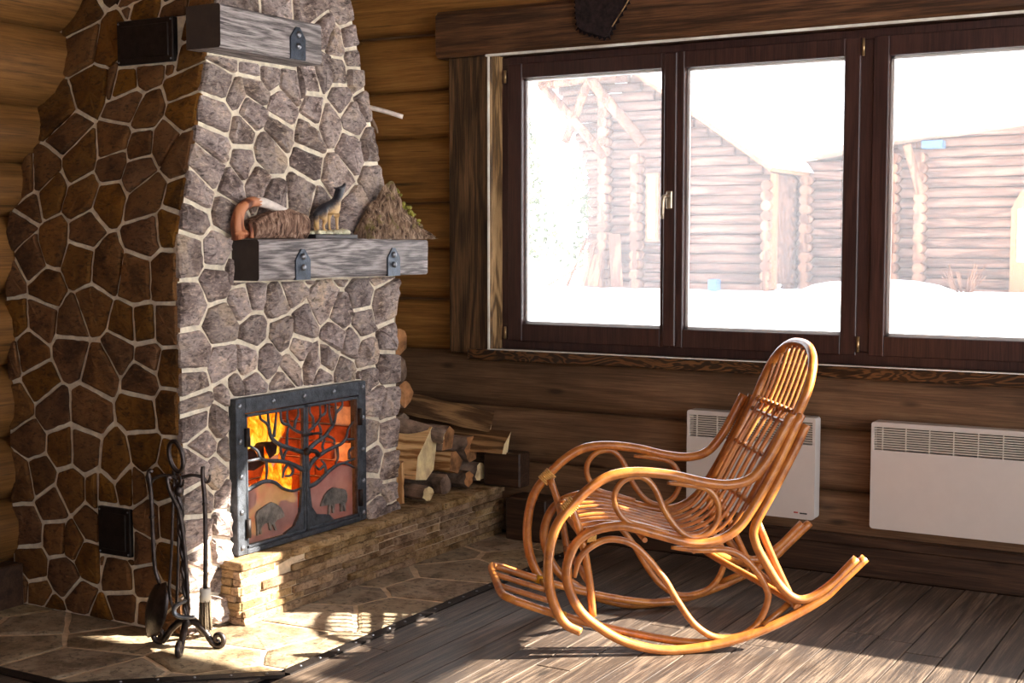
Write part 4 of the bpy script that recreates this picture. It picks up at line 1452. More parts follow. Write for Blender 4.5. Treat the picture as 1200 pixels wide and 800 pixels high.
for i in range(ncol + 1):
    y = 4.456 + (4.984 - 4.456) * i / ncol
    H = max(0.004, ph(y) + 0.008 * mnoise.noise(Vector((y * 60, 2, 2))))
    for k in range(nrow):
        a = PI * k / (nrow - 1)
        g = 0.45 + 0.55 * math.sin(a)
        # furrowed bark: ridges run down the slab
        rid = 0.016 * mnoise.noise(Vector((y * 38 + math.sin(a) * 4 * (y - 4.7) * 6, 3.3, math.sin(a) * 5))) + 0.006 * mnoise.noise(Vector((y * 90, 1.3, math.sin(a) * 14)))
        th = 0.052 * (1 - 0.55 * math.sin(a)) * min(1, H / 0.06 + 0.25)
        xx = -3.332 + (th + (rid if 0.05 < a < 3.0 else 0)) * math.cos(a) + (rid if a < 1.6 else 0) * 1.1
        vs.append((xx, y, MZ + H * (math.sin(a) ** 0.8 if a > 0 and a < PI - 1e-6 else 0)))
for i in range(ncol):
    for k in range(nrow - 1):
        fs.append((i * nrow + k, i * nrow + k + 1, (i + 1) * nrow + k + 1, (i + 1) * nrow + k))
    fs.append((i * nrow, (i + 1) * nrow, (i + 1) * nrow + nrow - 1, i * nrow + nrow - 1))
fs += [tuple(range(nrow)), tuple(range(ncol * nrow, ncol * nrow + nrow))]
bmb = MB()
bmb.add(vs, fs, 0, False)
obj('bark_body', bmb, M['slab_bark'], sbk)
mo = MB()
for _ in range(34):
    y = random.uniform(4.70, 4.86)
    H = ph(y)
    mo.sphere((-3.325 + random.uniform(-0.004, 0.022), y, MZ + H - random.uniform(0.0, 0.02)), random.uniform(0.005, 0.010), 6, 4)
obj('moss', mo, M['moss'], sbk)['kind'] = 'stuff'

# dry branch stuck behind the chimney
tw = thing('dry_branch', (-3.55, 4.80, 1.95), 'pale dry forked branch sticking out past the right edge of the chimney', 'branch')
tb = MB()
tb.tube([(-3.72, 4.66, 2.02), (-3.57, 4.80, 1.99), (-3.50, 4.85, 1.972), (-3.425, 4.90, 1.945)], [0.012, 0.011, 0.010, 0.010], 8, sub=5)
obj('stem', tb, M['root_pale'], tw)
tb2 = MB()
tb2.tube([(-3.60, 4.775, 1.995), (-3.56, 4.83, 1.95), (-3.535, 4.85, 1.90), (-3.53, 4.855, 1.875)], [0.010, 0.009, 0.007, 0.004], 8, sub=5)
obj('twig', tb2, M['bark'], tw)

# ------------------------------------------------------------------ firewood


def round_log(label, end, direction, length, r, m_side='bark', m_end='cut_brown', name='firewood_log', squash=1.0, seed=0, wob=0.12, poly=None):
    """a log or split billet: end = centre of the visible cut, direction points from that cut into the pile"""
    rr = random.Random(seed)
    d = Vector(direction).normalized()
    up = Vector((0, 0, 1)) if abs(d.z) < 0.9 else Vector((1, 0, 0))
    s = d.cross(up).normalized()
    u = s.cross(d).normalized()
    if poly is None:
        n = 14
        poly = [(math.cos(2 * PI * k / n) * r * (1 + rr.uniform(-wob, wob)), math.sin(2 * PI * k / n) * r * squash * (1 + rr.uniform(-wob, wob))) for k in range(n)]
    n = len(poly)
    E = Vector(end)
    m = 7
    vs = []
    for i in range(m + 1):
        t = i / m
        k1 = 1 + rr.uniform(-0.05, 0.05)
        for (a, b) in poly:
            vs.append(E + d * (length * t) + (s * a + u * b) * k1 + d * (rr.uniform(-0.006, 0.006) if i in (0, m) else 0))
    fs = []
    for i in range(m):
        for k in range(n):
            fs.append((i * n + k, i * n + (k + 1) % n, (i + 1) * n + (k + 1) % n, (i + 1) * n + k))
    mb = MB()
    mb.add(vs, fs, 0, False)
    c0, c1 = E + d * 0.004, E + d * length
    mb.add([c0] + vs[:n], [(0, 1 + k, 1 + (k + 1) % n) for k in range(n)], 1, False)
    mb.add([c1] + vs[m * n:], [(0, 1 + (k + 1) % n, 1 + k) for k in range(n)], 1, False)
    # origin in the middle, axis along local X for the grain
    rot = Matrix((d, s, u)).transposed().to_4x4()
    mid = E + d * (length / 2)
    inv = (Matrix.Translation(mid) @ rot).inverted()
    mb.v = [tuple(inv @ Vector(v)) for v in mb.v]
    me = mb.mesh(name, [M[m_side], M[m_end]])
    o = link(name, me)
    o.matrix_world = Matrix.Translation(mid) @ rot
    o.rotation_euler = rot.to_euler()
    o.location = mid
    return tag(o, label, 'firewood', 'firewood stacked beside the chimney')


GB = (-1, 0.0, 0.0)
round_log('pale split billet with the broad whitish cut end in front of the pile', (-3.415, 5.07, 0.435), (-1, -0.16, 0.0), 0.36, 0.09, 'split', 'cut', poly=[(-0.125, 0.100), (-0.03, 0.115), (0.05, 0.08), (0.095, 0.0), (0.115, -0.085), (0.04, -0.115), (-0.04, -0.06), (-0.105, 0.0)], seed=1)
round_log('crooked bark-covered branch lying across the top of the pale split billet', (-3.385, 5.155, 0.505), (-0.86, -0.50, 0.26), 0.44, 0.032, 'bark', 'cut', seed=2, squash=1.15)
round_log('long split log with a pale top edge highest on the loose pile', (-3.33, 5.49, 0.530), (-0.86, -0.42, 0.20), 0.48, 0.06, 'split_dark', 'cut', poly=[(-0.035, 0.04), (0.03, 0.052), (0.045, -0.035), (0.0, -0.06), (-0.035, -0.02)], seed=3)
round_log('split log with a torn pale top between the crooked branch and the round dark log', (-3.42, 5.25, 0.482), (-1, -0.08, 0.03), 0.36, 0.055, 'bark', 'cut_brown', poly=[(-0.055, 0.055), (0.045, 0.055), (0.05, -0.03), (0.0, -0.06), (-0.05, -0.03)], seed=4)
round_log('thick round dark log with bark at the middle right of the pile', (-3.385, 5.395, 0.418), (-1, -0.10, 0.0), 0.36, 0.064, 'bark', 'cut_brown', seed=5)
round_log('tan wedge-shaped split end under the torn split log', (-3.39, 5.265, 0.368), (-1, -0.05, 0.0), 0.36, 0.05, 'split', 'cut_brown', poly=[(-0.055, 0.03), (0.02, 0.055), (0.06, 0.0), (0.01, -0.05), (-0.045, -0.05)], seed=6)
round_log('small log with a pale slanted cut end lowest at the front of the pile', (-3.325, 4.935, 0.280), (-1, 0.16, 0.0), 0.34, 0.036, 'bark', 'cut', seed=7, squash=0.95)
round_log('short grey weathered log end below the tan wedge', (-3.35, 5.115, 0.288), (-1, 0.0, 0.0), 0.34, 0.044, 'bark', 'bark', seed=8)
round_log('low bark log with a grey end beside the dark timber block', (-3.345, 5.31, 0.283), (-1, 0.0, 0.0), 0.34, 0.040, 'bark', 'cut_brown', seed=9)
round_log('small bark log with a pale chipped end at the far right bottom of the pile', (-3.36, 5.435, 0.300), (-1, 0.0, 0.0), 0.34, 0.044, 'bark', 'cut', seed=10)
round_log('split log with a pale pointed end resting against the wall at the right', (-3.215, 5.44, 0.448), (-1, -0.04, 0.02), 0.36, 0.05, 'split_dark', 'cut', poly=[(-0.055, 0.045), (0.0, 0.055), (0.035, -0.01), (0.03, -0.055), (-0.04, 0.0)], seed=11)
round_log('upright log standing on the ledge against the chimney', (-3.47, 4.875, 0.42), (0.0, 0.02, -1), 0.186, 0.046, 'split', 'cut_brown', seed=12)
round_log('round log with a brown end topmost of the stack behind the chimney', (-3.58, 5.075, 0.935), (-1, 0, 0), 0.36, 0.070, 'bark', 'cut_brown', seed=13, squash=0.9)
round_log('large dark log under the topmost one behind the chimney', (-3.56, 5.065, 0.81), (-1, 0, 0), 0.36, 0.060, 'bark', 'bark', seed=14)
round_log('log with a chipped brown end third from the top behind the chimney', (-3.55, 5.085, 0.70), (-1, 0, 0), 0.36, 0.058, 'bark', 'cut_brown', seed=15)
round_log('dark log low in the stack behind the chimney, above the crooked branch', (-3.60, 5.04, 0.62), (-1, 0, 0), 0.34, 0.050, 'bark', 'bark', seed=16)
round_log('dark log in the gap behind the pale split billet', (-3.62, 5.165, 0.55), (-1, 0, 0), 0.32, 0.045, 'bark', 'bark', seed=17)

# ------------------------------------------------------------------ fire tools
TX, TY = -3.285, 3.385
ts = thing('fire_tool_stand', (TX, TY, 0), 'wrought iron fire tool stand with ring handle, hooks and scrolled feet', 'tool stand')
# directions in the picture plane of the room: right-ish is (0.86,0.5), towards the viewer is (0.5,-0.86)
RD, VD = Vector((0.86, 0.51, 0)), Vector((0.51, -0.86, 0))


def T(a, b, z): return Vector((TX, TY, 0)) + RD * a + VD * b + Vector((0, 0, z))


ps = MB()
n = 26
pts = [T(-0.022 + 0.022 * (1 - i / n), 0, 0.075 + 0.50 * i / n) for i in range(n + 1)]
ps.tube(pts, 0.008, 8, smooth_path=False)
for ph0 in (0, PI):
    ps.tube([pts[i] + RD * 0.008 * math.cos(i * 0.9 + ph0) + VD * 0.008 * math.sin(i * 0.9 + ph0) for i in range(n + 1)], 0.006, 7, smooth_path=False)
ps.sphere(T(0, 0, 0.085), 0.018, 10, 6)
ps.sphere(T(-0.022, 0, 0.545), 0.017, 10, 6, sc=(1, 1, 1.4))
obj('post', ps, M['iron_tool'], ts)
rg = MB()
rc = [T(-0.030 + 0.026 * math.cos(a) - 0.008 * math.sin(a), 0.012 * math.cos(a), 0.665 + 0.052 * math.sin(a)) for a in [2 * PI * k / 16 for k in range(16)]]
rg.tube(rc, 0.0080, 8, closed=True, sub=3)
obj('ring', rg, M['iron_tool'], ts)
ar = MB()
for a0, a1, b1 in ((-0.022, -0.115, 0.005), (-0.022, 0.07, 0.0), (-0.022, -0.05, -0.075), (-0.022, 0.0, 0.075)):
    ar.tube([T(a0, 0, 0.588), T((a0 + a1) / 2, b1 / 2, 0.600), T(a1 * 0.9, b1 * 0.9, 0.590), T(a1, b1, 0.575), T(a1 + 0.012 * (1 if a1 > a0 else -1), b1 * 1.15, 0.580), T(a1 + 0.016 * (1 if a1 > a0 else -1), b1 * 1.2, 0.602)], [0.007, 0.006, 0.006, 0.005, 0.005, 0.003], 8, sub=4)
obj('hook_arms', ar, M['iron_tool'], ts)
for (a, b) in ((0.105, 0.03), (0.0, 0.125), (-0.10, -0.02), (0.03, -0.115)):
    lg = MB()
    dv = (RD * a + VD * b).normalized()
    L = math.hypot(a, b)
    C0 = Vector((TX, TY, 0))
    path = [C0 + Vector((0, 0, 0.085)), C0 + dv * (L * 0.25) + Vector((0, 0, 0.088)), C0 + dv * (L * 0.6) + Vector((0, 0, 0.058)), C0 + dv * (L * 0.86) + Vector((0, 0, 0.020)), C0 + dv * (L * 1.05) + Vector((0, 0, 0.0105))]
    R = [0.013, 0.0135, 0.012, 0.0112, 0.0105]
    cen = C0 + dv * (L * 1.06) + Vector((0, 0, 0.0355))
    for k in range(1, 12):
        an = -PI / 2 + k * 0.62
        rr = 0.025 * (1 - k / 15)
        path.append(cen + dv * (rr * math.cos(an)) + Vector((0, 0, rr * math.sin(an))))
        R.append(0.0105 - 0.0003 * k)
    lg.tube(path, R, 8, sub=3)
    obj('foot', lg, M['iron_tool'], ts)

sv = thing('fire_shovel', T(-0.115, 0.005, 0.05), 'iron fire shovel hanging at the left of the tool stand', 'shovel')
sh = MB()
sh.tube([T(-0.112, 0.008, 0.610), T(-0.118, 0.008, 0.618), T(-0.124, 0.008, 0.606), T(-0.120, 0.008, 0.585), T(-0.116, 0.006, 0.52), T(-0.114, 0.004, 0.40), T(-0.110, 0.0, 0.28), T(-0.095, 0.0, 0.222)], 0.0076, 8, sub=4)
sh.sphere(T(-0.116, 0.006, 0.455), 0.011, 8, 5, sc=(1, 1, 0.7))
obj('handle', sh, M['iron_tool'], sv)
bl2 = MB()
vs, fs = [], []
nu, nv = 12, 8
for i in range(nu + 1):
    t = i / nu
    wdt = 0.068 * (math.sin(PI * (0.10 + 0.82 * t)) ** 0.6)
    cz = 0.222 - 0.185 * t
    ca = -0.093 - 0.032 * t
    for k in range(nv + 1):
        u = -1 + 2 * k / nv
        dish = 0.018 * (1 - u * u) * math.sin(PI * min(1, t + 0.05))
        vs.append(T(ca - dish * 0.6 + 0.75 * wdt * u, wdt * u * 0.8 + dish, cz + 0.012 * u))
for i in range(nu):
    for k in range(nv):
        fs.append((i * (nv + 1) + k, i * (nv + 1) + k + 1, (i + 1) * (nv + 1) + k + 1, (i + 1) * (nv + 1) + k))
nn = len(vs)
vs2 = [Vector(v) + RD * 0.004 + VD * 0.005 for v in vs]
fs2 = [tuple(reversed([q + nn for q in f])) for f in fs]
W1 = nv + 1
edge = [k for k in range(W1)] + [i * W1 + nv for i in range(1, nu + 1)] + [nu * W1 + k for k in range(nv - 1, -1, -1)] + [i * W1 for i in range(nu - 1, 0, -1)]
fs3 = [(edge[i], edge[(i + 1) % len(edge)], edge[(i + 1) % len(edge)] + nn, edge[i] + nn) for i in range(len(edge))]
bl2.add(vs + vs2, fs + fs2 + fs3, 0, True)
obj('blade', bl2, M['iron_tool'], sv)

pk = thing('fire_poker', T(0.02, 0.02, 0.14), 'iron poker with a curled pale hook hanging in front of the stand post', 'poker')
pm = MB()
pm.tube([T(-0.030, 0.078, 0.600), T(-0.040, 0.084, 0.606), T(-0.034, 0.080, 0.560), T(-0.010, 0.05, 0.48), T(0.004, 0.045, 0.36), T(0.012, 0.042, 0.20), T(0.012, 0.042, 0.165)], 0.0076, 8, sub=4)
obj('shaft', pm, M['iron_tool'], pk)
pm = MB()
pm.tube([T(0.012, 0.042, 0.175), T(-0.006, 0.044, 0.168), T(-0.026, 0.046, 0.158), T(-0.036, 0.046, 0.140), T(-0.026, 0.046, 0.122), T(0.0, 0.044, 0.115), T(0.034, 0.042, 0.116)], [0.007, 0.007, 0.008, 0.0088, 0.0088, 0.0078, 0.006], 8, sub=5)
obj('hook', pm, M['iron_light'], pk)

tg = thing('fire_tongs', T(-0.05, -0.06, 0.12), 'thin dark iron tongs hanging behind the stand post', 'tongs')
for s in (-1, 1):
    tm = MB()
    tm.tube([T(-0.052 + 0.004 * s, -0.070, 0.575), T(-0.052 + 0.010 * s, -0.066, 0.45), T(-0.056 + 0.012 * s, -0.060, 0.30), T(-0.062 + 0.014 * s, -0.055, 0.18), T(-0.058 + 0.006 * s, -0.055, 0.12)], 0.0055, 7, sub=4)
    obj('arm', tm, M['iron_tool'], tg)
tm = MB()
tm.tube([T(-0.052, -0.070, 0.575), T(-0.056, -0.072, 0.598), T(-0.050, -0.075, 0.602)], 0.006, 7)
tm.sphere(T(-0.052, -0.069, 0.54), 0.010, 8, 5)
obj('joint', tm, M['iron_tool'], tg)

br = thing('hearth_brush', T(0.07, 0.0, 0.03), 'iron-handled hearth brush hanging at the right of the tool stand', 'brush')
bm_ = MB()
bm_.tube([T(0.062, 0.0, 0.630), T(0.060, 0.0, 0.600), T(0.066, 0.0, 0.50), T(0.066, 0.0, 0.35), T(0.062, 0.0, 0.200)], 0.0076, 8, sub=4)
bm_.sphere(T(0.066, 0.0, 0.50), 0.011, 8, 5, sc=(1, 1, 0.7))
obj('handle', bm_, M['iron_tool'], br)
bf = MB()
bf.tube([T(0.062, 0, 0.205), T(0.062, 0, 0.160)], 0.020, 10)
obj('ferrule', bf, M['white_slat'], br)
bf = MB()
for k in range(34):
    a, rr = k * 2.4, 0.018 * math.sqrt((k + 0.5) / 34)
    bf.tube([T(0.062 + rr * math.cos(a), rr * math.sin(a), 0.165), T(0.062 + 1.35 * rr * math.cos(a), 1.35 * rr * math.sin(a), 0.060)], 0.003, 5)
obj('bristles', bf, M['bristle'], br)['kind'] = 'stuff'

# ------------------------------------------------------------------ wall heaters


def heater(x0, x1, z0, z1, label, logo):
    y0, y1 = 5.478, 5.548
    t = thing('wall_heater', ((x0 + x1) / 2, y1, z0), label, 'heater', 'white wall heaters under the window')
    b = MB()
    gz0, gz1 = z1 - 0.115, z1 - 0.018
    # front plate, back plate and rounded side walls round an open grille
    def rounded(xa, xb, za, zb, r, top, bot):
        p = []
        for (cx, cz, a0, on) in ((xb - r, zb - r, 0, top), (xa + r, zb - r, 90, top), (xa + r, za + r, 180, bot), (xb - r, za + r, 270, bot)):
            if on:
                for k in range(5):
                    a = math.radians(a0 + k * 22.5)
                    p.append((cx + r * math.cos(a), cz + r * math.sin(a)))
            else:
                p.append((cx + r * (1 if a0 in (0, 270) else -1), cz + r * (1 if a0 in (0, 90) else -1)))
        return p
    b.prism(rounded(x0, x1, z0, gz0, 0.014, False, True), 'Y', y0, y1)
    b.prism(rounded(x0, x1, gz1, z1, 0.012, True, False), 'Y', y0, y1)
    b.box(x0, x0 + 0.012, y0, y1, gz0, gz1)
    b.box(x1 - 0.012, x1, y0, y1, gz0, gz1)
    obj('housing', b, M['white_enamel'], t)
    ins = MB()
    ins.box(x0 + 0.012, x1 - 0.012, y0 + 0.045, y1, gz0, gz1)
    obj('inner_panel', ins, M['heater_inside'], t)
    s = MB()
    s.box(-(x1 - x0) / 2 + 0.012, (x1 - x0) / 2 - 0.012, 0.0, 0.012, -0.0022, 0.0022)
    me = s.mesh('slat', M['white_slat'])
    for k in range(10):
        link('slat', me, t, (0, y0 + 0.002 - y1, gz0 + 0.004 + (gz1 - gz0) * (k + 0.5) / 10 - z0))
    r = MB()
    r.box(-0.0014, 0.0014, 0.0, 0.014, 0, gz1 - gz0)
    me = r.mesh('rib', M['white_slat'])
    x = x0 + 0.045
    while x < x1 - 0.03:
        link('rib', me, t, (x - (x0 + x1) / 2, y0 + 0.001 - y1, gz0 - z0))
        x += 0.0945
    if logo:
        p = MB()
        p.box(x1 - 0.062, x1 - 0.030, y0 - 0.0006, y0 + 0.0004, z0 + 0.022, z0 + 0.028)
        obj('maker_print', p, M['print_dark'], t)
        p = MB()
        p.box(x1 - 0.088, x1 - 0.070, y0 - 0.0006, y0 + 0.0004, z0 + 0.024, z0 + 0.030)
        obj('maker_mark', p, M['print_red'], t)
    return t


heater(-2.315, -1.735, 0.228, 0.662, 'white panel heater half hidden behind the rocking chair', True)
heater(-1.500, -0.62, 0.222, 0.664, 'wide white panel heater on the wall at the right edge', False)

# ------------------------------------------------------------------ hide with pinked felt edge over the window
hi = thing('hanging_hide', (-2.70, 5.42, 2.29), 'dark hide hanging above the window with a zigzag felt edge', 'hide')
base = [(-2.895, 2.80), (-2.872, 2.60), (-2.866, 2.47), (-2.862, 2.40), (-2.855, 2.345), (-2.815, 2.322), (-2.76, 2.304), (-2.712, 2.288), (-2.680, 2.292), (-2.655, 2.335), (-2.62, 2.39), (-2.585, 2.44), (-2.555, 2.50), (-2.51, 2.60), (-2.46, 2.80)]
poly = []
for (a, b) in zip(base, base[1:]):
    L = math.hypot(b[0] - a[0], b[1] - a[1])
    k = max(1, int(L / 0.022))
    nx, ny = (b[1] - a[1]) / L, -(b[0] - a[0]) / L
    for i in range(k):
        t, t2 = i / k, (i + 0.5) / k
        poly.append((a[0] + (b[0] - a[0]) * t, a[1] + (b[1] - a[1]) * t))
        poly.append((a[0] + (b[0] - a[0]) * t2 - nx * 0.014, a[1] + (b[1] - a[1]) * t2 - ny * 0.014))
poly.append(base[-1])
fe = MB()
fe.prism(poly, 'Y', 5.437, 5.443)
obj('felt_backing', fe, M['felt'], hi)
inner = [(x + (0.014 if x < -2.7 else -0.014) * (1 if z > 2.33 else 0.4), z + 0.016) for x, z in base]
ih = MB()
ih.prism(inner, 'Y', 5.424, 5.437)
obj('hide_skin', ih, M['hide'], hi)
se = MB()
se.tube([(-2.53, 5.423, 2.56), (-2.585, 5.422, 2.455), (-2.635, 5.422, 2.385), (-2.665, 5.422, 2.345)], 0.003, 6)
obj('seam', se, M['jamb'], hi)

# ------------------------------------------------------------------ rocking chair
CH_main = [[0.75,0.303],[0.664,0.223],[0.589,0.158],[0.44,0.081],[0.291,0.029],[0.142,0.004],[0.024,0.005],[-0.094,0.039],[-0.183,0.093],[-0.241,0.146],[-0.278,0.22],[-0.288,0.293],[-0.264,0.366],[-0.22,0.408],[-0.155,0.43],[-0.082,0.431],[0.02,0.402],[0.138,0.37],[0.227,0.375],[0.301,0.418],[0.359,0.497],[0.432,0.628],[0.514,0.802]]
CH_back = [[0.72,0.314],[0.619,0.217],[0.529,0.175],[0.46,0.214],[0.399,0.305],[0.361,0.38],[0.36,0.438],[0.418,0.547],[0.49,0.685],[0.534,0.78]]
CH_arm = [[-0.241,0.09],[-0.292,0.118],[-0.328,0.178],[-0.35,0.266],[-0.347,0.368],[-0.322,0.454],[-0.279,0.511],[-0.214,0.575],[-0.142,0.617],[-0.054,0.629],[0.063,0.617],[0.18,0.589],[0.269,0.58],[0.343,0.6],[0.401,0.665],[0.445,0.744],[0.482,0.817]]
CH_F = [[0.072,0.365],[0.168,0.355],[0.257,0.353],[0.317,0.329],[0.37,0.276],[0.405,0.216],[0.411,0.171],[0.38,0.098],[0.32,0.055],[0.231,0.05],[0.156,0.097],[0.096,0.18],[0.051,0.255],[-0.008,0.33],[-0.067,0.383],[-0.14,0.399],[-0.198,0.378],[-0.242,0.336],[-0.259,0.271]]
CH_G = [[0.061,0.419],[-0.009,0.437],[-0.082,0.46],[-0.119,0.507],[-0.124,0.558],[-0.091,0.601],[-0.032,0.61],[0.012,0.57],[0.049,0.489],[0.101,0.422],[0.153,0.399],[0.204,0.42],[0.233,0.471],[0.225,0.529],[0.188,0.567],[0.122,0.582],[0.055,0.588]]
CH_post = [[-0.268,0.511],[-0.235,0.408],[-0.207,0.262],[-0.194,0.133]]
CW = 0.585
chair = thing('rocking_chair', (-1.8621, 4.108, 0), 'bentwood rattan rocking chair with looped arms and slatted back by the window', 'rocking chair', rz=math.radians(36.5))


def side_tube(name, pts, r, w, sub=6, n=12, tip=False):
    mb = MB()
    R = r if isinstance(r, list) else [r] * len(pts)
    if tip:
        R = list(R); R[0] *= 0.55; R[-1] *= 0.55
    mb.tube([(s, w, z) for s, z in pts], R, n, sub=sub)
    return obj(name, mb, M['rattan'], chair, local=True)


lift = 0.0165      # the poles' underside touches the floor
for side in (0, 1):
    w = 0.0 if side == 0 else CW
    inn = 1 if side == 0 else -1
    side_tube('rocker', [(s, z + lift * 0.75) for s, z in CH_main], 0.0165, w)
    side_tube('back_leg', [(s, z) for s, z in CH_back], 0.0155, w + 0.000)
    side_tube('arm', CH_arm, 0.0172, w - inn * 0.004)
    side_tube('side_loop', CH_F, 0.0118, w + inn * 0.012, tip=True)
    side_tube('arm_scroll', CH_G, 0.0105, w + inn * 0.004, tip=True)
    side_tube('front_post', [(s, z + 0.0) for s, z in CH_post] , 0.0135, w + inn * 0.026, sub=4)
    mb = MB()
    mb.tube([(0.376, w + inn * 0.026, 0.445), (0.44, w + inn * 0.030, 0.30), (0.512, w + inn * 0.026, 0.150)], 0.0125, 10, sub=4)
    obj('back_strut', mb, M['rattan'], chair, local=True)
    # woven cane bindings
    bd = MB()
    P0, P1 = Vector((-0.292, w, 0.500)), Vector((-0.262, w, 0.530))
    ax = (P1 - P0)
    for k in range(7):
        c = P0 + ax * (k / 6)
        u = ax.normalized()
        v1 = Vector((0, 1, 0)); v2 = u.cross(v1)
        ring = [c + v1 * (0.021 * math.cos(a) + inn * 0.006) + v2 * 0.0225 * math.sin(a) for a in [2 * PI * q / 12 for q in range(12)]]
        bd.tube(ring, 0.0032, 6, closed=True, sub=1)
    obj('binding', bd, M['binding'], chair, local=True)
    bd = MB()
    for k in range(5):
        c = Vector((-0.215 + k * 0.006, w + inn * 0.020, 0.412 + k * 0.001))
        ring = [c + Vector((0, 0.026 * math.cos(a), 0.022 * math.sin(a))) for a in [2 * PI * q / 12 for q in range(12)]]
        bd.tube(ring, 0.0032, 6, closed=True, sub=1)
    obj('binding', bd, M['binding'], chair, local=True)

# seat and back profile (depth, height)
PROF = [(-0.232, 0.418), (-0.155, 0.428), (-0.08, 0.424), (0.02, 0.398), (0.138, 0.366), (0.215, 0.371), (0.285, 0.412), (0.342, 0.495), (0.415, 0.630), (0.514, 0.800)]
CC = CW / 2
NS = 8
for k in range(NS):
    w = 0.050 + (CW - 0.10) * k / (NS - 1)
    mb = MB()
    mb.tube([(s, w, z + 0.006) for s, z in PROF], 0.0082, 8, sub=6)
    obj('slat', mb, M['rattan'], chair, local=True)


def hoop_z(w):
    return 0.80 + 0.228 * math.sqrt(max(0, 1 - ((w - CC) / 0.262) ** 2))


hp = [(0.352, 0.500, 0.052), (0.432, 0.648, 0.050), (0.508, 0.795, 0.042), (0.545, 0.880, 0.040), (0.570, 0.945, 0.062), (0.588, 0.990, 0.105), (0.600, 1.020, 0.165), (0.605, 1.033, 0.225), (0.606, 1.036, CC)]
hp = hp + [(s, z, CW - w) for s, z, w in reversed(hp[:-1])]
mb = MB()
mb.tube([(s, w, z) for s, z, w in hp], 0.0165, 12, sub=6)
obj('back_hoop', mb, M['rattan'], chair, local=True)
NH = 9
for k in range(NH):
    w0 = 0.085 + (CW - 0.17) * k / (NH - 1)
    w1 = CC + (w0 - CC) * 0.98
    zt = hoop_z(w1)
    mb = MB()
    mb.tube([(0.500, w0, 0.772), (0.520, w0, 0.805), (0.52 + (zt - 0.80) * 0.19, w1, (0.8 + zt) / 2), (0.52 + (zt - 0.80) * 0.357, w1, zt)], 0.0072, 8, sub=5)
    obj('head_slat', mb, M['rattan'], chair, local=True)
for (s, z, r) in ((0.520, 0.808, 0.009), (0.500, 0.772, 0.009), (0.434, 0.652, 0.0085), (0.356, 0.505, 0.0085), (0.150, 0.352, 0.009), (-0.02, 0.394, 0.009), (-0.232, 0.412, 0.0135)):
    mb = MB()
    mb.tube([(s, 0.006, z), (s, CW / 2, z), (s, CW - 0.006, z)], r, 9, sub=3)
    obj('crossbar', mb, M['rattan'], chair, local=True)
for (s, z, n_) in ((0.520, 0.812, NH), (0.434, 0.655, NS), (0.356, 0.510, NS)):
    kb = MB()
    for k in range(n_):
        w = (0.085 + (CW - 0.17) * k / (n_ - 1)) if n_ == NH else (0.050 + (CW - 0.10) * k / (n_ - 1))
        kb.sphere((s - 0.004, w, z), 0.0125, 8, 5)
    obj('bindings_row', kb, M['rattan'], chair, local=True)
# stretchers below
for pts, r in (([(0.516, 0.0, 0.147), (0.522, CC, 0.150), (0.516, CW, 0.147)], 0.0145), ([(0.516, 0.02, 0.155), (0.40, 0.15, 0.215), (0.275, CC, 0.275), (0.20, 0.40, 0.335)], 0.0125),
               ([(0.516, CW - 0.02, 0.155), (0.40, CW - 0.15, 0.215), (0.275, CC, 0.290), (0.20, CW - 0.40, 0.345)], 0.0125), ([(0.50, 0.05, 0.150), (0.392, 0.0, 0.088)], 0.011), ([(0.50, CW - 0.05, 0.150), (0.392, CW, 0.088)], 0.011),
               ([(-0.205, 0.02, 0.245), (-0.205, CC, 0.245), (-0.205, CW - 0.02, 0.245)], 0.0125)):
    mb = MB()
    mb.tube(pts, r, 10, sub=4)
    obj('stretcher', mb, M['rattan'], chair, local=True)
# footrest: a bent U with two inner bars, its rails run back to the rockers
ft = MB()
wa, wb_ = 0.055, CW - 0.055
ft.tube([(0.235, 0.020, 0.026), (0.10, wa - 0.012, 0.032), (-0.10, wa, 0.072), (-0.30, wa, 0.130), (-0.42, wa, 0.172), (-0.475, wa + 0.012, 0.192), (-0.497, wa + 0.055, 0.199), (-0.500, CC, 0.200), (-0.497, wb_ - 0.055, 0.199), (-0.475, wb_ - 0.012, 0.192), (-0.42, wb_, 0.172), (-0.30, wb_, 0.130), (-0.10, wb_, 0.072), (0.10, wb_ + 0.012, 0.032), (0.235, CW - 0.020, 0.026)], 0.0145, 10, sub=5)
fo_ = obj('footrest', ft, M['rattan'], chair, local=True)
for w in (CC - 0.08, CC + 0.08):
    mb = MB()
    mb.tube([(-0.498, w, 0.200), (-0.40, w, 0.166), (-0.305, w, 0.134)], 0.0105, 8, sub=3)
    obj('footrest_bar', mb, M['rattan'], fo_, local=True)
mb = MB()
mb.tube([(-0.305, wa, 0.132), (-0.303, CC, 0.133), (-0.305, wb_, 0.132)], 0.0105, 8, sub=3)
obj('footrest_bar', mb, M['rattan'], fo_, local=True)
for w in (wa, wb_):
    mb = MB()
    mb.tube([(-0.325, w, 0.139), (-0.285, w, 0.126)], 0.0165, 10)
    obj('wrapping', mb, M['binding_yellow'], fo_, local=True)

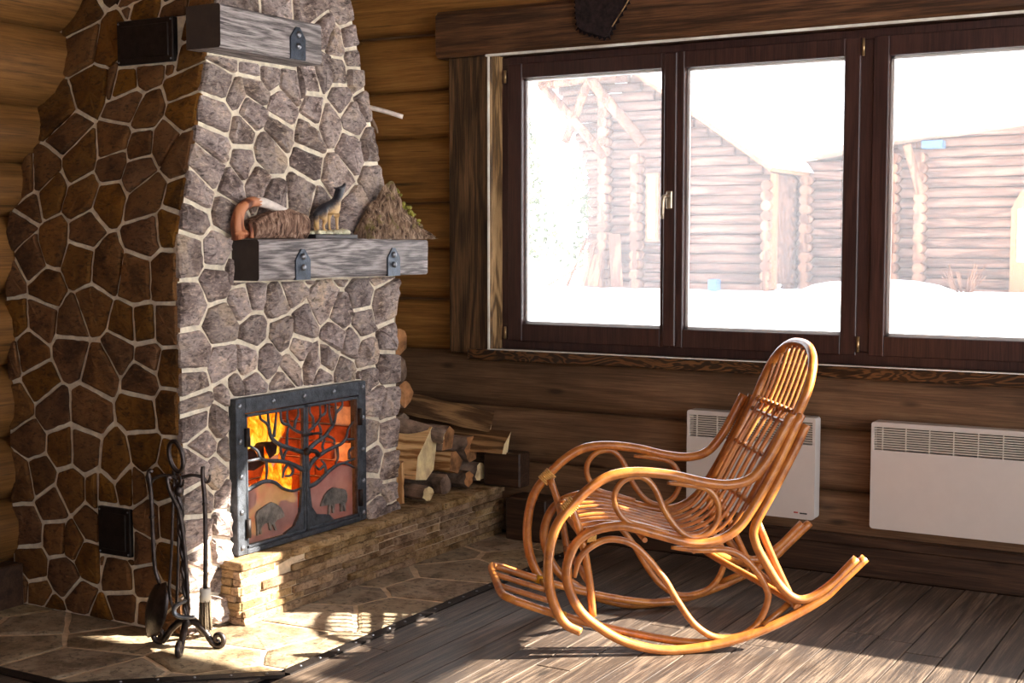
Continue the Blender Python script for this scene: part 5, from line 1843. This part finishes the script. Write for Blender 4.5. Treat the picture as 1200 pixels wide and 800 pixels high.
# ------------------------------------------------------------------ outdoors
gd = MB()
nx, ny = 46, 30
vs, fs = [], []
for j in range(ny + 1):
    y = 5.9 + (90 - 5.9) * (j / ny) ** 1.6
    for i in range(nx + 1):
        x = -60 + 100 * i / nx
        z = 0.16 + 0.10 * mnoise.noise(Vector((x * 0.12, y * 0.12, 0))) + 0.03 * mnoise.noise(Vector((x * 0.5, y * 0.5, 3)))
        if y < 7: z = min(z, 0.1)
        if x > -1.6 and y < 10: z = -0.1
        vs.append((x, y, z))
for j in range(ny):
    for i in range(nx):
        fs.append((j * (nx + 1) + i, j * (nx + 1) + i + 1, (j + 1) * (nx + 1) + i + 1, (j + 1) * (nx + 1) + i))
gd.add(vs, fs, 0, True)
ground = obj('snow_ground', gd, M['snow'])
tag(ground, 'smooth white snow covering the yard outside the windows', 'snow', kind='stuff')
g2 = MB()
g2.box(3.7, 40, -30, 5.9, -0.4, -0.15)
g2.box(-40, 3.7, -30, -2.1, -0.4, -0.15)
g2.box(-40, -4.8, -2.1, 5.9, -0.4, -0.15)
tag(obj('snow_ground', g2, M['snow']), 'snow lying round the other sides of the house', 'snow', kind='stuff')

# log wing added out of view to keep the sun off the visible window
sun_block = MB()
sun_block.box(-0.62, -0.40, 5.86, 8.6, 0.0, 4.3)
sun_block_o = structure(obj('wall_sun_block', sun_block, M['blocker_log']))
wl = log_mb(5.86, 8.7, 0.135, 'Y', 10, 6, 0.006).mesh('log', M['blocker_log'])
for k in range(16):
    link('log', wl, sun_block_o, (-0.51, 0, 0.13 + k * 0.265))
# unseen beam added outside the tall window to shade a floor strip
pr2 = MB()
pr2.box(1.66, 1.86, 5.86, 8.4, 2.84, 3.00, bevel=0.01)
structure(obj('trim_8', pr2, M['blocker_log']))


def out_log(parent, x0, x1, y, z, r=0.128, m=None):
    seg = max(2, int((x1 - x0) / 1.5))
    me = log_mb(x0, x1, r, 'X', 8, seg, 0.01).mesh('log', m or M['log_out'])
    return link('log', me, parent, Vector((0, y, z)) - wloc(parent))


# gabled house at the left
hA = thing('log_house', (-14.2, 33.4, 0.2), 'gabled log house with eave braces and leaning boards seen through the left panes', 'house')
bw = MB()
bw.prism([(-16.85, 0.3), (-11.65, 0.3), (-11.65, 3.1), (-14.27, 4.9), (-15.6, 5.9), (-16.85, 4.2)], 'Y', 33.1, 34.85)
obj('house_core', bw, M['log_out'], hA)
ch = 0.253
for k in range(24):
    z = 0.20 + k * ch
    xl = -16.9 - (max(0, z - 3.3) * 0.42)
    xr = -11.66 if z < 3.05 else -11.66 - (z - 3.05) * 1.50
    if xr - xl < 0.6: break
    out_log(hA, xl, xr, 33.05, z)
ends = MB()
ends.tube([(0, -0.42, 0), (0, 0.1, 0)], 0.135, 10)
end_me = ends.mesh('log_end', M['post_out'])
for (xe, zt, dx) in ((-16.28, 5.1, 0.0), (-15.32, 3.6, 0.0), (-11.68, 2.95, 0.0)):
    z = 0.28
    while z < zt:
        link('log_end', end_me, hA, Vector((xe, 32.95, z)) - wloc(hA))
        z += ch
for (a, b, r) in (((-17.97, 5.6), (-16.2, 3.66), 0.13), ((-16.58, 5.75), (-17.42, 4.1), 0.12), ((-16.7, 5.85), (-15.1, 3.98), 0.15), ((-18.1, 5.62), (-15.9, 5.86), 0.13)):
    m_ = MB()
    m_.tube([(a[0], 32.4, a[1]), (b[0], 32.6, b[1])], r, 8)
    obj('brace', m_, M['post_out'], hA)
rA = MB()
for (a, b) in (((-15.64, 6.12), (-11.35, 3.12)), ((-15.64, 6.12), (-18.3, 5.66))):
    d = Vector((b[0] - a[0], 0, b[1] - a[1])).normalized()
    n_ = Vector((-d.z, 0, d.x))
    if n_.z < 0: n_ = -n_
    A, B = Vector((a[0], 0, a[1])), Vector((b[0], 0, b[1]))
    q = [A, B, B + n_ * 0.12, A + n_ * 0.12]
    rA.prism([(v.x, v.z) for v in q], 'Y', 31.9, 34.88)
obj('roof', rA, M['yellow_trim'], hA)
rs_ = MB()
for (a, b) in (((-15.64, 6.24), (-11.2, 3.20)), ((-15.64, 6.24), (-18.4, 5.78))):
    A, B = Vector((a[0], 0, a[1])), Vector((b[0], 0, b[1]))
    rs_.prism([(A.x, A.z), (B.x, B.z), (B.x - (0.15 if B.x > A.x else -0.15), B.z + 0.22), (A.x, A.z + 0.7)], 'Y', 31.8, 34.9)
obj('roof_snow', rs_, M['snow'], hA)
wn = MB()
wn.box(-15.10, -14.75, 32.80, 32.92, 1.4, 3.2)
wo_ = obj('window', wn, M['yellow_trim'], hA)
wg = MB()
wg.box(-15.02, -14.83, 32.77, 32.81, 1.48, 3.12)
obj('pane', wg, M['dark_glass'], wo_)
dp = MB()
dp.box(-11.62, -11.48, 32.7, 32.9, 0.2, 3.1)
obj('corner_post', dp, M['yellow_trim'], hA)


def board(label, a, b, w, y=31.75, name='leaning_board', m='post_out'):
    A, B = Vector((a[0], y, a[1])), Vector((b[0], y + 0.45, b[1]))
    d = (B - A)
    L = d.length
    mb = MB()
    mb.box(-w / 2, w / 2, -0.025, 0.025, 0, L)
    o = link(name, mb.mesh(name, M[m]), None, A, d.to_track_quat('Z', 'Y').to_euler())
    return tag(o, label, 'board', 'boards leaning on the left house')


board('tall pale board leaning right of the others against the left house', (-15.42, 0.22), (-15.73, 1.60), 0.30)
board('board leaning steeply left of the tall pale board', (-16.16, 0.22), (-16.22, 1.05), 0.34)
board('thin pole crossing in front of the leaning boards', (-16.90, 0.22), (-16.55, 1.50), 0.10)
board('narrow upright board second from the left in the leaning row', (-16.42, 0.22), (-16.32, 1.35), 0.12)
board('low slanting plank at the left end of the leaning row', (-17.5, 0.22), (-16.5, 0.85), 0.16)

# second house
hB = thing('log_house', (-9.0, 35.6, 0.1), 'long snow-roofed log house with a yellow-trimmed window seen through the right pane', 'house')
bw = MB()
bw.prism([(-12.1, -0.2), (-4.2, -0.2), (-4.2, 4.3), (-9.16, 3.8), (-12.1, 3.3)], 'Y', 35.1, 41.0)
obj('house_core', bw, M['log_out'], hB)
for k in range(17):
    z = 0.10 + k * ch
    xl = -12.1 if z < 3.35 else -12.1 + (z - 3.35) * 5.6
    if z > 4.2: break
    out_log(hB, xl, -4.2, 35.05, z)
for (xe, zt) in ((-11.77, 3.2), (-11.35, 3.25), (-9.05, 3.6), (-8.38, 3.7)):
    z = 0.22
    while z < zt:
        link('log_end', end_me, hB, Vector((xe, 34.95, z)) - wloc(hB))
        z += ch
m_ = MB()
m_.tube([(-8.62, 34.2, 3.81), (-8.33, 34.5, 2.6)], 0.11, 8)
obj('brace', m_, M['post_out'], hB)
rB = MB()
rB.prism([(-12.5, 3.34), (-9.16, 3.86), (-4.0, 4.42), (-4.0, 4.55), (-9.16, 4.0), (-12.5, 3.48)], 'Y', 34.95, 41.5)
rB.prism([(-11.1, 3.56), (-9.16, 3.86), (-4.0, 4.42), (-4.0, 4.55), (-9.16, 4.0), (-11.1, 3.70)], 'Y', 34.0, 34.95)
obj('roof', rB, M['roof_board'], hB)
rB = MB()
rB.prism([(-12.5, 3.48), (-9.16, 4.0), (-4.0, 4.55), (-4.0, 6.2), (-12.5, 5.4)], 'Y', 34.95, 41.5)
rB.prism([(-11.1, 3.70), (-9.16, 4.0), (-4.0, 4.55), (-4.0, 6.2), (-11.1, 5.54)], 'Y', 33.95, 34.95)
obj('roof_snow', rB, M['snow'], hB)
wn = MB()
arch = [(-6.20, 0.0), (-5.15, 0.0), (-5.15, 2.2), (-5.35, 2.6), (-5.68, 2.82), (-6.0, 2.6), (-6.20, 2.2)]
wn.prism(arch, 'Y', 34.80, 34.92)
wo_ = obj('window', wn, M['yellow_trim'], hB)
wg = MB()
wg.box(-6.04, -5.72, 34.77, 34.81, 0.9, 2.2)
wg.box(-5.64, -5.32, 34.77, 34.81, 0.9, 2.2)
obj('pane', wg, M['dark_glass'], wo_)
bx = MB()
bx.box(-8.32, -7.80, 34.4, 34.8, 3.72, 3.92, bevel=0.02)
obj('eave_box', bx, M['blue_box'], hB)['label'] = 'small blue box under the eave'
# stick and snow bank by the houses
sk_ = MB()
sk_.tube([(-12.02, 33.9, 0.2), (-11.75, 34.3, 0.85)], 0.04, 6)
tag(obj('leaning_pole', sk_, M['post_out']), 'short pole leaning at the corner between the two houses', 'pole')
cp_ = MB()
cp_.box(-13.0, -12.75, 33.6 - 1.6, 33.9 - 1.6, 0.15, 0.45, bevel=0.03)
tag(obj('bucket', cp_, M['blue_box']), 'tiny bluish bucket in the snow before the left house wall', 'bucket')
bn = MB()
bn.sphere((-8.9, 33.6, 0.05), 1.0, 16, 8, sc=(1.8, 0.7, 0.42))
bn.sphere((-9.9, 33.8, 0.05), 1.0, 16, 8, sc=(1.3, 0.7, 0.36))
tag(obj('snow_bank', bn, M['snow']), 'low heap of snow along the right house wall', 'snow', kind='stuff')
gt = MB()
for k in range(26):
    a = random.uniform(-0.4, 0.4)
    gt.tube([(-7.1 + a * 0.4, 33.8, 0.1), (-7.1 + a * 1.4, 33.8 + random.uniform(-.2, .2), random.uniform(0.5, 0.9))], 0.012, 4)
tag(obj('dry_grass', gt, M['post_out']), 'tuft of dry grass sticking out of the snow by the right house', 'grass', kind='stuff')

# frosted trees beyond the left house
for (x, y, h, sd, lab) in ((-23.0, 40.0, 6.0, 1, 'frosty pale tree at the left edge of the left pane'), (-19.6, 39.0, 4.6, 2, 'smaller frosty tree nearest the left house'), (-24.2, 48.0, 7.5, 3, 'tall faint frosty tree farthest behind the snow')):
    t = thing('frosty_tree', (x, y, 0.2), lab, 'tree', 'frosted trees beyond the yard')
    r = random.Random(sd)
    tk = MB()
    tk.tube([(x, y, 0), (x + 0.1, y, h * 0.5), (x, y, h * 0.95)], [0.10, 0.07, 0.02], 7)
    for q in range(14):
        zz = h * r.uniform(0.2, 0.9)
        an = r.uniform(0, 6.28)
        L = h * 0.22 * (1.1 - zz / h)
        tk.tube([(x, y, zz), (x + L * math.cos(an), y + L * math.sin(an), zz + L * 0.5)], [0.03, 0.01], 5)
    obj('trunk', tk, M['trunk'], t)
    lv = MB()
    for q in range(700):
        zz = h * (0.12 + 0.85 * r.random() ** 1.1)
        rad = h * 0.26 * (1.08 - zz / h) * math.sqrt(r.random())
        an = r.uniform(0, 6.28)
        c = Vector((x + rad * math.cos(an), y + rad * math.sin(an), zz))
        s = r.uniform(0.06, 0.16)
        d1 = Vector((r.uniform(-1, 1), r.uniform(-1, 1), r.uniform(-1, 1))).normalized() * s
        d2 = d1.orthogonal().normalized() * s * 0.6
        lv.add([c - d1, c + d2, c + d1, c - d2 + Vector((0, 0, 0.03))], [(0, 1, 2), (0, 2, 3)])
    obj('foliage', lv, M['frost'], t)['kind'] = 'stuff'
